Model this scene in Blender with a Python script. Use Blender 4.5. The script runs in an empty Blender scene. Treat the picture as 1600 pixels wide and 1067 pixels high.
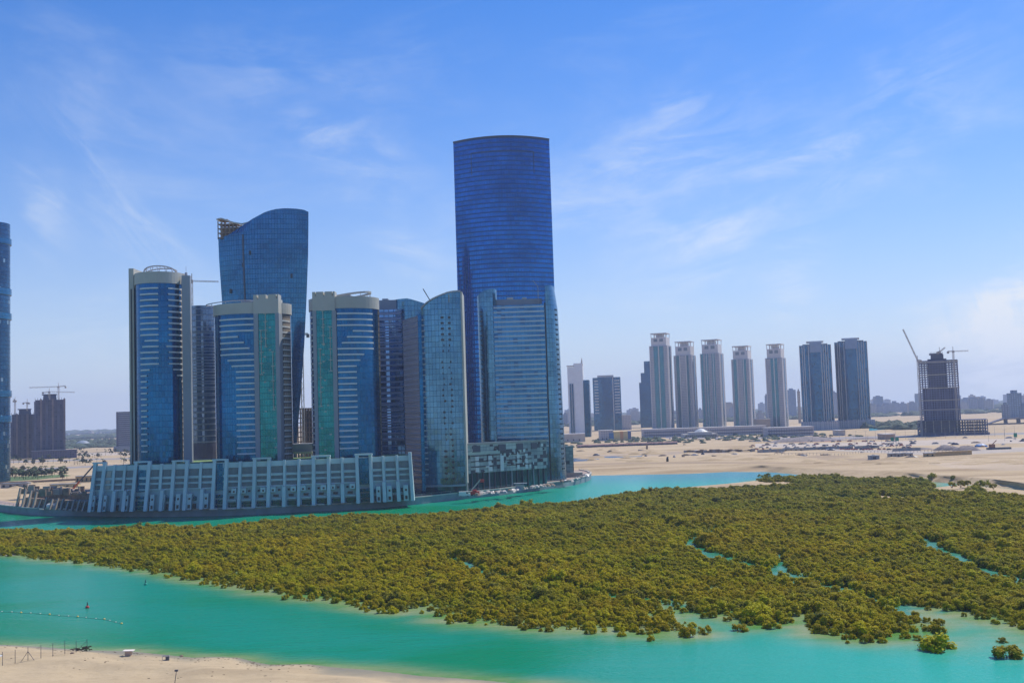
import bpy, bmesh, math, random
import numpy as np
from mathutils import Vector, Matrix
R = math.radians
random.seed(7); RNG = np.random.default_rng(7)
SC = bpy.context.scene; COL = SC.collection

# ---------------------------------------------------------------- camera
H = 45.0; F = 1694.0; PITCH = R(3.84); ROLL = R(1.85)
fw = Vector((0, math.cos(PITCH), math.sin(PITCH)))
r0 = Vector((1, 0, 0)); u0 = Vector((0, -math.sin(PITCH), math.cos(PITCH)))
rt = r0*math.cos(ROLL) - u0*math.sin(ROLL); up = u0*math.cos(ROLL) + r0*math.sin(ROLL)
cd = bpy.data.cameras.new('camera'); cam = bpy.data.objects.new('camera', cd); COL.objects.link(cam)
M = Matrix((rt, up, -fw)).transposed().to_4x4(); M.translation = (0, 0, H); cam.matrix_world = M
cd.sensor_width = 36; cd.lens = 36*F/1600; cd.clip_start = 1; cd.clip_end = 30000
SC.camera = cam
SC.view_settings.view_transform = 'Standard'; SC.view_settings.look = 'None'
SC.view_settings.exposure = 0.0; SC.view_settings.gamma = 1
SC.cycles.use_denoising = True; SC.cycles.max_bounces = 6; SC.cycles.volume_bounces = 1
SC.cycles.caustics_reflective = False; SC.cycles.caustics_refractive = False

# ---------------------------------------------------------------- sky and sun
SUN_AZ = R(50); SUN_EL = R(53)        # azimuth measured from the view direction (+Y) to the right (+X)
w = bpy.data.worlds.new('World'); SC.world = w; w.use_nodes = True
nt = w.node_tree; nt.nodes.clear()
def N(t, typ, **kw):
    n = t.nodes.new(typ)
    for k, v in kw.items(): setattr(n, k, v)
    return n
def V(x):
    return x
def mth(t, op, a, b=None, c=None, clamp=False):
    n = t.nodes.new('ShaderNodeMath'); n.operation = op; n.use_clamp = clamp
    for i, x in enumerate((a, b, c)):
        if x is None: continue
        if isinstance(x, (int, float)): n.inputs[i].default_value = x
        else: t.links.new(x, n.inputs[i])
    return n.outputs[0]
def mixc(t, f, a, b):
    n = t.nodes.new('ShaderNodeMix'); n.data_type = 'RGBA'; n.clamp_factor = True
    for s, x in ((n.inputs[0], f), (n.inputs[6], a), (n.inputs[7], b)):
        if isinstance(x, (int, float)): s.default_value = x
        elif isinstance(x, tuple): s.default_value = (*x[:3], 1)
        else: t.links.new(x, s)
    return n.outputs[2]
def smooth(t, x, a, b):
    n = t.nodes.new('ShaderNodeMapRange'); n.interpolation_type = 'SMOOTHSTEP'; n.clamp = True
    t.links.new(x, n.inputs[0]); n.inputs[1].default_value = a; n.inputs[2].default_value = b
    n.inputs[3].default_value = 0; n.inputs[4].default_value = 1
    return n.outputs[0]
sky = N(nt, 'ShaderNodeTexSky', sky_type='NISHITA', sun_disc=False)
sky.sun_elevation = SUN_EL; sky.sun_rotation = SUN_AZ; sky.altitude = 0
sky.air_density = 1.0; sky.dust_density = 0.25; sky.ozone_density = 3.0
hs = N(nt, 'ShaderNodeHueSaturation'); hs.inputs['Saturation'].default_value = 1.42
hs.inputs['Hue'].default_value = 0.503
nt.links.new(sky.outputs[0], hs.inputs['Color'])
tc = N(nt, 'ShaderNodeTexCoord'); sp = N(nt, 'ShaderNodeSeparateXYZ'); nt.links.new(tc.outputs['Generated'], sp.inputs[0])
az = mth(nt, 'ARCTAN2', sp.outputs[0], sp.outputs[1]); el = mth(nt, 'ARCSINE', sp.outputs[2])
cv = N(nt, 'ShaderNodeCombineXYZ'); nt.links.new(az, cv.inputs[0]); nt.links.new(el, cv.inputs[1])
def nz(t, vec, scale, detail=5, rough=.6, loc=(0, 0, 0), rot=0, sc=(1, 1, 1), dist=0.0):
    mp = t.nodes.new('ShaderNodeMapping'); mp.inputs['Location'].default_value = loc
    mp.inputs['Rotation'].default_value = (0, 0, rot); mp.inputs['Scale'].default_value = sc
    t.links.new(vec, mp.inputs[0])
    n = t.nodes.new('ShaderNodeTexNoise'); n.inputs['Scale'].default_value = scale; n.inputs['Detail'].default_value = detail
    n.inputs['Roughness'].default_value = rough; n.inputs['Distortion'].default_value = dist
    t.links.new(mp.outputs[0], n.inputs['Vector'])
    return n.outputs['Fac']
def angle(x, y):                        # direction of a sky feature (azimuth, elevation)
    d = fw*F + rt*(x-800) - up*(y-533.5)
    return math.atan2(d.x, d.y), math.asin(d.z/d.length)
def streak(x0, y0, x1, y1, wid, amp, seed):
    a0, e0 = angle(x0, y0); a1, e1 = angle(x1, y1)
    L = math.hypot(a1-a0, e1-e0); ux, uy = (a1-a0)/L, (e1-e0)/L; wd = wid/F
    dx = mth(nt, 'SUBTRACT', az, (a0+a1)/2); dy = mth(nt, 'SUBTRACT', el, (e0+e1)/2)
    u = mth(nt, 'ADD', mth(nt, 'MULTIPLY', dx, ux), mth(nt, 'MULTIPLY', dy, uy))
    v = mth(nt, 'SUBTRACT', mth(nt, 'MULTIPLY', dy, ux), mth(nt, 'MULTIPLY', dx, uy))
    c2 = N(nt, 'ShaderNodeCombineXYZ'); nt.links.new(u, c2.inputs[0]); nt.links.new(v, c2.inputs[1])
    wob = nz(nt, c2.outputs[0], 9, 4, .6, (seed, seed*2, seed))
    v = mth(nt, 'ADD', v, mth(nt, 'MULTIPLY', mth(nt, 'SUBTRACT', wob, .5), wd*5.0))
    q = mth(nt, 'ADD', mth(nt, 'POWER', mth(nt, 'ABSOLUTE', mth(nt, 'DIVIDE', u, L*.55)), 2.0), mth(nt, 'POWER', mth(nt, 'ABSOLUTE', mth(nt, 'DIVIDE', v, wd)), 2.0))
    g = mth(nt, 'EXPONENT', mth(nt, 'MULTIPLY', q, -1.25))
    det = nz(nt, c2.outputs[0], 26, 6, .65, (seed*3, seed, 0), 0, (.35, 1.3, 1), .6)
    return mth(nt, 'MULTIPLY', mth(nt, 'MULTIPLY', g, mth(nt, 'MULTIPLY', smooth(nt, det, .34, .74), amp*1.05)), 1)
cl = None
for s in ((700, 330, 1000, 300, 80, .34, 21), (300, 130, 700, 110, 55, .18, 22), (60, 150, 330, 240, 70, .14, 23), (880, 270, 1250, 180, 70, .30, 24), (1520, 460, 1540, 530, 50, 1.2, 26), (1000, 420, 1300, 330, 80, .34, 25),
          (70, 180, 215, 335, 30, .42, 1), (20, 290, 120, 370, 44, .36, 2), (150, 320, 300, 420, 44, .28, 12), (420, 220, 580, 195, 34, .34, 3), (560, 380, 720, 400, 44, .30, 4), (480, 235, 660, 265, 50, .30, 14),
          (880, 290, 1070, 240, 60, .22, 5), (980, 405, 1200, 330, 30, .40, 6), (1110, 280, 1410, 205, 28, .42, 7), (1260, 320, 1330, 265, 24, .30, 15), (1200, 430, 1280, 430, 44, .5, 8), (1490, 500, 1650, 480, 60, 1.0, 9),
          (1340, 610, 1640, 560, 70, .8, 10), (1480, 560, 1640, 540, 60, .9, 18), (1300, 200, 1560, 110, 60, .28, 16), (60, 520, 330, 500, 60, .3, 17)):
    k = streak(*s); cl = k if cl is None else mth(nt, 'ADD', cl, k)
vl = smooth(nt, nz(nt, cv.outputs[0], 3.2, 8, .62, (3, 1, 0), R(-18), (.8, 2.2, 1), .8), .48, .85)
cl = mth(nt, 'ADD', cl, mth(nt, 'MULTIPLY', vl, .22), clamp=True)
low = mth(nt, 'MULTIPLY', mth(nt, 'EXPONENT', mth(nt, 'MULTIPLY', mth(nt, 'ABSOLUTE', el), -7.5)), 1.0)
tint = N(nt, 'ShaderNodeMix', data_type='RGBA', blend_type='MULTIPLY'); tint.inputs[0].default_value = 1; nt.links.new(hs.outputs[0], tint.inputs[6]); tint.inputs[7].default_value = (.82, .89, 1.12, 1)
skc = mixc(nt, cl, mixc(nt, low, tint.outputs[2], (4.55, 5.1, 6.1)), (6.3, 6.7, 7.2))
bg = N(nt, 'ShaderNodeBackground'); bg.inputs[1].default_value = 0.135
out = N(nt, 'ShaderNodeOutputWorld'); nt.links.new(skc, bg.inputs[0]); nt.links.new(bg.outputs[0], out.inputs[0])

sd = bpy.data.lights.new('sun', 'SUN'); sd.energy = 4.8; sd.angle = R(.5); sd.color = (1, .93, .80)
so = bpy.data.objects.new('sun', sd); COL.objects.link(so)
sdir = Vector((math.sin(SUN_AZ)*math.cos(SUN_EL), math.cos(SUN_AZ)*math.cos(SUN_EL), math.sin(SUN_EL)))
so.rotation_euler = sdir.to_track_quat('Z', 'Y').to_euler()

# ---------------------------------------------------------------- pixel <-> place (survey of the photograph)
def ray(x, y): return fw*F + rt*(x-800) - up*(y-533.5)
def G(x, y, z=0.0):
    d = ray(x, y); t = (z-H)/d.z; return Vector((d.x*t, d.y*t, z))
def A(x, y, Y):
    d = ray(x, y); t = Y/d.y; return Vector((d.x*t, Y, H+d.z*t))

# ---------------------------------------------------------------- object helpers
def tag(o, label=None, cat=None, group=None, kind=None):
    if label: o['label'] = label
    if cat: o['category'] = cat
    if group: o['group'] = group
    if kind: o['kind'] = kind
    return o
def thing(name, label, cat, loc=(0, 0, 0), rz=0, group=None):
    o = bpy.data.objects.new(name, None); COL.objects.link(o); o.location = loc; o.rotation_euler = (0, 0, rz)
    return tag(o, label, cat, group)
class MB:
    """collects shapes into one mesh; uv u = metres along the outline, v = metres up"""
    def __init__(s): s.v = []; s.f = []; s.uv = []; s.mi = []
    def face(s, idx, uv=None, m=0): s.f.append(tuple(idx)); s.uv.append(uv); s.mi.append(m)
    def box(s, x0, x1, y0, y1, z0, z1, m=0, M=None):
        b = len(s.v)
        for z in (z0, z1):
            for (x, y) in ((x0, y0), (x1, y0), (x1, y1), (x0, y1)):
                p = Vector((x, y, z)); s.v.append(M @ p if M else p)
        a, c = x1-x0, y1-y0
        for i, (p, L) in enumerate(((0, a), (1, c), (2, a), (3, c))):
            q = (p+1) % 4; s.face((b+p, b+q, b+q+4, b+p+4), ((0, z0), (L, z0), (L, z1), (0, z1)), m)
        s.face((b+4, b+5, b+6, b+7), ((0, 0), (a, 0), (a, c), (0, c)), m); s.face((b+3, b+2, b+1, b), None, m)
        return s
    def loft(s, rings, m=0, cap=True, closed=True, capm=None):
        """rings: list of lists of (x,y,z), same length"""
        b = len(s.v); n = len(rings[0])
        for r in rings: s.v += [Vector(p) for p in r]
        us = [0]; r = rings[0]
        for i in range(n): us.append(us[-1] + math.dist(r[i][:2], r[(i+1) % n][:2]))
        for k in range(len(rings)-1):
            for i in range(n if closed else n-1):
                j = (i+1) % n
                a, c, d, e = b+k*n+i, b+k*n+j, b+(k+1)*n+j, b+(k+1)*n+i
                s.face((a, c, d, e), ((us[i], s.v[a].z), (us[i+1], s.v[c].z), (us[i+1], s.v[d].z), (us[i], s.v[e].z)), m)
        if cap and closed: s.face([b+(len(rings)-1)*n+i for i in range(n)], None, m if capm is None else capm)
        return s
    def prism(s, o, z0, z1, m=0, cap=True, capm=None):
        zt = z1 if callable(z1) else (lambda x, y: z1)
        return s.loft([[(x, y, z0) for x, y in o], [(x, y, zt(x, y)) for x, y in o]], m, cap, True, capm)
    def bar(s, a, c, w=.1, m=0):
        a = Vector(a); c = Vector(c); d = (c-a); L = d.length
        if L < 1e-6: return s
        q = d.to_track_quat('Z', 'Y').to_matrix().to_4x4(); q.translation = a
        return s.box(-w/2, w/2, -w/2, w/2, 0, L, m, q)
    def tube(s, a, c, r0, r1=None, n=10, m=0, cap=True):
        r1 = r0 if r1 is None else r1; a = Vector(a); c = Vector(c)
        q = (c-a).to_track_quat('Z', 'Y'); rg = []
        for p, r in ((a, r0), (c, r1)):
            rg.append([tuple(p + q @ Vector((r*math.cos(t*2*math.pi/n), r*math.sin(t*2*math.pi/n), 0))) for t in range(n)])
        return s.loft(rg, m, cap)
    def lathe(s, prof, n=12, m=0, c=(0, 0, 0)):
        return s.loft([[(c[0]+r*math.cos(t*2*math.pi/n), c[1]+r*math.sin(t*2*math.pi/n), c[2]+z) for t in range(n)] for r, z in prof], m, True)
    def strip(s, o, z0, z1, out=.5, m=0):
        """curved slab following open outline o (front side = -y), thickness out"""
        n = len(o); inner = [(x, y+.3) for x, y in o]; outer = [(x, y-out) for x, y in o]
        ring = outer + inner[::-1]
        s.loft([[(x, y, z0) for x, y in ring], [(x, y, z1) for x, y in ring]], m)
        b = len(s.v)-2*len(ring); s.face([b+i for i in range(len(ring))][::-1], None, m); return s
    def build(s, name, mats, parent=None, smooth=False):
        me = bpy.data.meshes.new(name); me.from_pydata([tuple(p) for p in s.v], [], s.f)
        if not isinstance(mats, (list, tuple)): mats = [mats]
        for x in mats: me.materials.append(x)
        me.polygons.foreach_set('material_index', s.mi)
        uvl = me.uv_layers.new(name='UVMap'); flat = []
        for f, uv in zip(s.f, s.uv):
            flat += [c for p in (uv or [(s.v[i].x, s.v[i].y) for i in f]) for c in p]
        uvl.data.foreach_set('uv', flat)
        if smooth: me.polygons.foreach_set('use_smooth', [True]*len(s.f))
        me.update(); o = bpy.data.objects.new(name, me); COL.objects.link(o)
        if parent: o.parent = parent
        return o
def copy_tree(o, parent=None, loc=None, rz=None, label=None):
    c = o.copy(); COL.objects.link(c)
    if parent: c.parent = parent
    if loc is not None: c.location = loc
    if rz is not None: c.rotation_euler = (0, 0, rz)
    if label: c['label'] = label
    for ch in list(o.children): copy_tree(ch, c)
    return c

# ---------------------------------------------------------------- materials
def newmat(name):
    m = bpy.data.materials.new(name); m.use_nodes = True; t = m.node_tree
    return m, t, t.nodes['Principled BSDF']
def plain(name, col, rough=.7, metal=0, var=.12, scale=.15, bump=0):
    m, t, b = newmat(name); g = N(t, 'ShaderNodeNewGeometry')
    f = nz(t, g.outputs['Position'], scale, 6, .65)
    c = mixc(t, smooth(t, f, .25, .75), tuple(x*(1-var) for x in col), tuple(min(1, x*(1+var)) for x in col))
    t.links.new(c, b.inputs['Base Color']); b.inputs['Roughness'].default_value = rough; b.inputs['Metallic'].default_value = metal
    if bump:
        bm = N(t, 'ShaderNodeBump'); bm.inputs['Distance'].default_value = bump; bm.inputs['Strength'].default_value = .6
        t.links.new(nz(t, g.outputs['Position'], scale*8, 5), bm.inputs['Height']); t.links.new(bm.outputs[0], b.inputs['Normal'])
    return m
def curtain(name, c1, c2, pw=1.5, fh=3.0, line=(.02, .04, .08), lw=.1, lh=.1, band=0, bandc=(.3, .3, .35), metal=.78, rough=.10, tilt=.012, dark=0, darkc=(.01, .02, .04), wx=None):
    """glass curtain wall: panes, mullions and floor lines read from metres along the wall (uv)"""
    m, t, b = newmat(name); uv = N(t, 'ShaderNodeUVMap'); s = N(t, 'ShaderNodeSeparateXYZ'); t.links.new(uv.outputs[0], s.inputs[0])
    U = mth(t, 'DIVIDE', s.outputs[0], pw); W = mth(t, 'DIVIDE', s.outputs[1], fh)
    fu, fv = mth(t, 'FRACT', U), mth(t, 'FRACT', W)
    cc = N(t, 'ShaderNodeCombineXYZ'); t.links.new(mth(t, 'FLOOR', U), cc.inputs[0]); t.links.new(mth(t, 'FLOOR', W), cc.inputs[1])
    wn = N(t, 'ShaderNodeTexWhiteNoise', noise_dimensions='2D'); t.links.new(cc.outputs[0], wn.inputs['Vector'])
    big = nz(t, uv.outputs[0], .03, 4, .6)
    f = mth(t, 'ADD', mth(t, 'MULTIPLY', wn.outputs['Value'], .4), mth(t, 'MULTIPLY', smooth(t, big, .35, .65), .6))
    c = mixc(t, f, tuple(x*.78 for x in c1), tuple(x*1.12 for x in c2))
    if dark: c = mixc(t, mth(t, 'GREATER_THAN', wn.outputs['Value'], 1-dark), c, darkc)
    ln = mth(t, 'MAXIMUM', mth(t, 'LESS_THAN', fu, lw), mth(t, 'LESS_THAN', fv, lh))
    c = mixc(t, ln, c, line)
    rg = mth(t, 'MULTIPLY_ADD', ln, .3, rough)
    if band:
        bd = mth(t, 'GREATER_THAN', fv, 1-band); c = mixc(t, bd, c, bandc)
        rg = mth(t, 'MAXIMUM', rg, mth(t, 'MULTIPLY', bd, .5))
        t.links.new(mth(t, 'MULTIPLY', mth(t, 'SUBTRACT', 1.0, bd), metal), b.inputs['Metallic'])
    else: b.inputs['Metallic'].default_value = metal
    t.links.new(c, b.inputs['Base Color']); t.links.new(rg, b.inputs['Roughness'])
    g = N(t, 'ShaderNodeNewGeometry')
    sub = N(t, 'ShaderNodeVectorMath', operation='SUBTRACT'); t.links.new(wn.outputs['Color'], sub.inputs[0]); sub.inputs[1].default_value = (.5, .5, .5)
    scl = N(t, 'ShaderNodeVectorMath', operation='SCALE'); t.links.new(sub.outputs[0], scl.inputs[0]); scl.inputs['Scale'].default_value = tilt*2
    ad = N(t, 'ShaderNodeVectorMath', operation='ADD'); t.links.new(g.outputs['Normal'], ad.inputs[0]); t.links.new(scl.outputs[0], ad.inputs[1])
    nm = N(t, 'ShaderNodeVectorMath', operation='NORMALIZE'); t.links.new(ad.outputs[0], nm.inputs[0]); t.links.new(nm.outputs[0], b.inputs['Normal'])
    return m
MT = {}
MT['white'] = plain('pale_cladding', (.42, .42, .38), .55, var=.10, scale=.05)
MT['white2'] = plain('pale_panel', (.24, .28, .33), .5, var=.08, scale=.05)
MT['podium'] = plain('podium_plaster', (.35, .49, .54), .7, var=.10, scale=.08)
MT['podium_lt'] = plain('podium_rib_plaster', (.45, .58, .62), .7, var=.10, scale=.08)
MT['louvre'] = curtain('grey_louvre', (.15, .20, .23), (.19, .24, .27), .45, 30, (.10, .14, .17), .3, .0, metal=.1, rough=.5)
MT['dark'] = plain('dark_opening', (.015, .022, .035), .3, var=.3)
MT['steel'] = plain('painted_steel', (.35, .35, .36), .5, .3)
MT['steel_dk'] = plain('dark_steel', (.08, .09, .12), .5, .4)
MT['cranewhite'] = plain('crane_paint', (.42, .38, .36), .6)
MT['orange'] = plain('orange_paint', (.55, .13, .04), .5)
MT['red'] = plain('red_paint', (.5, .04, .03), .5)
MT['concrete'] = plain('concrete', (.36, .33, .30), .85, var=.2, scale=.2)
MT['rawbrown'] = plain('raw_concrete', (.27, .20, .15), .9, var=.35, scale=.3)
MT['rawblue'] = plain('unfinished_concrete', (.10, .105, .16), .9, var=.25, scale=.08)
MT['quay'] = plain('quay_wall', (.20, .25, .28), .7, var=.2, scale=.15)
MT['coping'] = plain('quay_coping', (.5, .46, .41), .8)
MT['pave'] = plain('promenade_paving', (.34, .26, .22), .85, var=.2, scale=.2)
MT['glassT'] = curtain('deep_blue_glass', (.001, .080, .20), (.003, .130, .31), 1.5, 3.15, (.006, .06, .16), .08, .06)
MT['glassG'] = curtain('teal_glass', (.003, .125, .155), (.008, .20, .22), 1.3, 3.15, (.01, .12, .14), .08, .08)
MT['sky_tower'] = curtain('cobalt_glass', (.004, .11, .33), (.010, .17, .48), 2.0, 3.5, (.004, .045, .17), .12, .06, tilt=.02, band=.2, bandc=(.014, .075, .23))
MT['wave'] = curtain('blue_teal_glass', (.012, .11, .22), (.028, .16, .30), 1.4, 3.4, (.010, .055, .12), .09, .07, tilt=.01)
MT['teal'] = curtain('grey_blue_glass', (.060, .18, .30), (.095, .25, .38), 2.0, 2.95, (.028, .08, .14), .07, .06)
MT['t6'] = curtain('banded_blue_glass', (.030, .15, .32), (.055, .22, .42), 2.4, 2.97, (.02, .07, .14), .06, .04, dark=.12, darkc=(.02, .09, .22))
MT['brown'] = curtain('bronze_glass', (.21, .21, .27), (.26, .25, .30), 1.6, 2.95, (.08, .1, .16), .1, .06, band=.2, bandc=(.20, .20, .27), metal=.4, rough=.25)
MT['t4'] = curtain('violet_blue_glass', (.10, .21, .42), (.17, .32, .56), 3.0, 3.2, (.04, .08, .17), .12, .1, band=.18, bandc=(.27, .31, .43), dark=.15, darkc=(.02, .06, .16))
MT['t1b'] = curtain('slate_glass', (.13, .21, .33), (.19, .26, .36), 1.6, 3.5, (.05, .08, .13), .07, .06, band=.15, bandc=(.34, .37, .42), metal=.5)
MT['stripe'] = plain('balcony_edge', (.60, .62, .62), .5, var=.05)
MT['patch'] = curtain('patchwork_cladding', (.14, .22, .26), (.48, .56, .52), 2.3, 2.1, (.08, .11, .14), .05, .08, metal=.1, rough=.4, dark=.26, darkc=(.03, .05, .07))
MT['tint'] = curtain('ground_floor_glass', (.01, .08, .14), (.02, .17, .19), 2.2, 6, (.01, .03, .07), .12, .0, metal=.6)
MT['fartower'] = curtain('far_tower_glass', (.012, .09, .20), (.03, .15, .28), 1.6, 3.3, (.02, .06, .13), .12, .1, dark=.1)

def sandmat(name, c1, c2, c3, tracks=True):
    m, t, b = newmat(name); g = N(t, 'ShaderNodeNewGeometry'); P = g.outputs['Position']
    a = smooth(t, nz(t, P, .012, 8, .65, (3, 5, 0), 0, (.35, 1, 1), .6), .35, .68)
    c = mixc(t, a, c1, c2)
    c = mixc(t, mth(t, 'MULTIPLY', smooth(t, nz(t, P, .035, 8, .7, (9, 1, 0), .1, (.16, 1, 1), 1.2), .46, .70), .9), c, c3)
    c = mixc(t, mth(t, 'MULTIPLY', smooth(t, nz(t, P, .5, 6, .75), .42, .75), .5), c, c3)
    tk = smooth(t, mth(t, 'ABSOLUTE', mth(t, 'SUBTRACT', nz(t, P, .028, 2, .4, (4, 2, 0), .5, (.5, 1, 1), .3), .5)), .010, .003)
    tk2 = smooth(t, mth(t, 'ABSOLUTE', mth(t, 'SUBTRACT', nz(t, P, .028, 2, .4, (4.05, 2.04, 0), .5, (.5, 1, 1), .3), .5)), .010, .003)
    tk = mth(t, 'MULTIPLY', mth(t, 'MAXIMUM', tk, tk2), smooth(t, nz(t, P, .05, 3, .6, (1, 8, 0)), .45, .6))
    c = mixc(t, mth(t, 'MULTIPLY', tk, .35), c, c3)
    c = mixc(t, mth(t, 'MULTIPLY', smooth(t, nz(t, P, 2.6, 4, .8, (5, 5, 0)), .62, .8), .5), c, c3)
    t.links.new(c, b.inputs['Base Color']); b.inputs['Roughness'].default_value = .95
    bm = N(t, 'ShaderNodeBump'); bm.inputs['Distance'].default_value = .7; bm.inputs['Strength'].default_value = .55
    t.links.new(nz(t, P, .35, 8, .7, (0, 0, 0), 0, (.6, 1, 1)), bm.inputs['Height']); t.links.new(bm.outputs[0], b.inputs['Normal'])
    return m
MT['sand'] = sandmat('desert_sand', (.45, .335, .19), (.54, .415, .26), (.28, .19, .10))
def wetline(m):
    t = m.node_tree; b = t.nodes['Principled BSDF']; src = b.inputs['Base Color'].links[0].from_socket; g = N(t, 'ShaderNodeNewGeometry'); s_ = N(t, 'ShaderNodeSeparateXYZ'); t.links.new(g.outputs['Position'], s_.inputs[0])
    h = mth(t, 'ADD', s_.outputs[2], mth(t, 'MULTIPLY', mth(t, 'SUBTRACT', nz(t, g.outputs['Position'], .12, 5, .6), .5), .8)); dry = smooth(t, h, .10, .80)
    t.links.new(mixc(t, dry, (.27, .235, .15), src), b.inputs['Base Color']); t.links.new(mth(t, 'MULTIPLY_ADD', dry, .5, .42), b.inputs['Roughness'])
MT['beach'] = sandmat('beach_sand', (.48, .37, .22), (.54, .425, .265), (.35, .26, .15))
wetline(MT['beach'])
MT['wetsand'] = plain('wet_sand', (.36, .33, .25), .5, var=.2)
MT['seabed'] = plain('seabed_sand', (.3, .3, .22), .9)

# ---------------------------------------------------------------- shore lines, mangrove outline, channels (in metres on the water plane)
def gp(pts, z=0): return [tuple(G(x, y, z)[:2]) for x, y in pts]
BEACH = gp([(-420, 1012), (-200, 1005), (-60, 1003), (0, 1007), (60, 1010), (110, 1014), (150, 1016), (200, 1017), (232, 1020), (262, 1023), (300, 1027), (330, 1026), (370, 1027), (398, 1034), (420, 1038), (440, 1038),
            (480, 1037), (520, 1042), (560, 1045), (610, 1050), (660, 1056), (710, 1059), (760, 1063), (800, 1067), (1000, 1086), (1300, 1115), (1700, 1160), (2000, 1200)])
QUAY_PX = [(-70, 778), (-30, 793), (0, 799), (40, 804), (90, 806), (140, 806), (200, 807), (270, 807), (340, 806), (400, 804), (470, 800), (540, 797), (600, 793), (660, 787), (720, 780),
           (780, 774), (840, 766), (880, 761), (905, 756), (920, 751), (924, 747), (917, 743.5), (906, 741.5), (900, 741)]
QUAY = gp(QUAY_PX)
BANK_PX = [(906, 739), (940, 738), (1000, 737), (1060, 736), (1120, 733), (1180, 733), (1230, 737), (1300, 741), (1400, 745), (1480, 752), (1540, 757), (1600, 765), (1700, 774), (2000, 800)]
BANK = gp(BANK_PX)
MANG_PX = [(-120, 834), (0, 831), (70, 831), (140, 832), (200, 828), (262, 823), (290, 829), (335, 827), (350, 824), (450, 812), (560, 808), (640, 806), (700, 802), (760, 798), (820, 792),
           (880, 788), (920, 784), (960, 775), (1000, 769), (1050, 766), (1100, 764), (1150, 763), (1195, 757), (1182, 751), (1215, 748), (1280, 746), (1330, 748), (1400, 750), (1450, 753), (1462, 760),
           (1450, 770), (1520, 772), (1590, 776), (1700, 785), (2000, 806),
           (2000, 1050), (1700, 1010), (1600, 986), (1560, 975), (1500, 962), (1462, 954), (1425, 950), (1440, 965), (1468, 975), (1450, 985), (1420, 998), (1350, 1000), (1270, 990), (1262, 977), (1230, 975), (1185, 978), (1130, 962), (1070, 955),
           (1045, 945), (1030, 938), (1032, 952), (1060, 975), (1092, 990), (1050, 994), (1000, 990), (960, 985), (900, 984), (830, 981), (780, 975), (740, 974), (700, 968), (680, 955), (660, 950), (620, 956), (560, 948), (520, 937),
           (480, 934), (400, 922), (340, 912), (300, 906), (270, 899), (230, 892), (190, 886), (140, 880), (100, 876), (60, 872), (30, 868), (0, 866), (-120, 855)]
MANG = gp(MANG_PX)
CHAN = [([(1120, 822), (1114, 832), (1075, 852), (1110, 868), (1150, 878), (1200, 892), (1235, 902), (1280, 914), (1330, 930), (1375, 942), (1410, 952), (1460, 962), (1530, 985), (1620, 1015)], 3.6),
        ([(700, 872), (740, 888), (775, 900), (830, 910), (890, 920), (935, 932), (990, 935), (1030, 940), (1060, 955), (1110, 972)], 2.2),
        ([(1440, 842), (1456, 855), (1490, 868), (1525, 888), (1565, 903), (1620, 908)], 2.3),
        ([(1180, 760), (1230, 757), (1290, 772), (1330, 782), (1350, 790)], 2.2), ([(1218, 868), (1222, 896)], 1.5), ([(1560, 820), (1600, 830)], 1.5)]
CHAN = [(gp(p), wd) for p, wd in CHAN]
GAPS = [gp(p) for p in ([(1060, 762), (1140, 755), (1238, 753), (1244, 759), (1180, 763), (1100, 766)], [(1330, 771), (1400, 776), (1470, 777), (1475, 782), (1390, 783)],
                        [(1460, 762), (1500, 763), (1545, 766), (1545, 772), (1470, 770)])]
def inside(P, poly):
    x, y = P[:, 0], P[:, 1]; r = np.zeros(len(P), bool); n = len(poly)
    for i in range(n):
        (x0, y0), (x1, y1) = poly[i], poly[(i+1) % n]
        if y0 == y1: continue
        c = ((y0 > y) != (y1 > y)) & (x < (x1-x0)*(y-y0)/(y1-y0)+x0); r ^= c
    return r
def dist(P, line, closed=False):
    d = np.full(len(P), 1e9); L = list(line) + ([line[0]] if closed else [])
    for (x0, y0), (x1, y1) in zip(L[:-1], L[1:]):
        vx, vy = x1-x0, y1-y0; t = np.clip(((P[:, 0]-x0)*vx+(P[:, 1]-y0)*vy)/(vx*vx+vy*vy+1e-9), 0, 1)
        d = np.minimum(d, np.hypot(P[:, 0]-x0-t*vx, P[:, 1]-y0-t*vy))
    return d
def gridmesh(name, x0, x1, y0, y1, s, zf, mats, attrs=None, keep=None):
    xs = np.arange(x0, x1+.01, s); ys = np.arange(y0, y1+.01, s); X, Y = np.meshgrid(xs, ys)
    P = np.stack([X.ravel(), Y.ravel()], 1); Z = zf(P); nx, ny = len(xs), len(ys)
    i = (np.arange(ny-1)[:, None]*nx+np.arange(nx-1)[None]).ravel(); Fq = np.stack([i, i+1, i+nx+1, i+nx], 1)
    me = bpy.data.meshes.new(name); me.from_pydata(np.column_stack([P, Z]).tolist(), [], Fq.tolist())
    me.polygons.foreach_set('use_smooth', [True]*len(Fq)); me.materials.append(mats)
    for k, v in (attrs(P) if attrs else {}).items():
        a = me.attributes.new(k, 'FLOAT', 'POINT'); a.data.foreach_set('value', v.astype(np.float32))
    o = bpy.data.objects.new(name, me); COL.objects.link(o); return tag(o, kind='structure')

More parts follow.
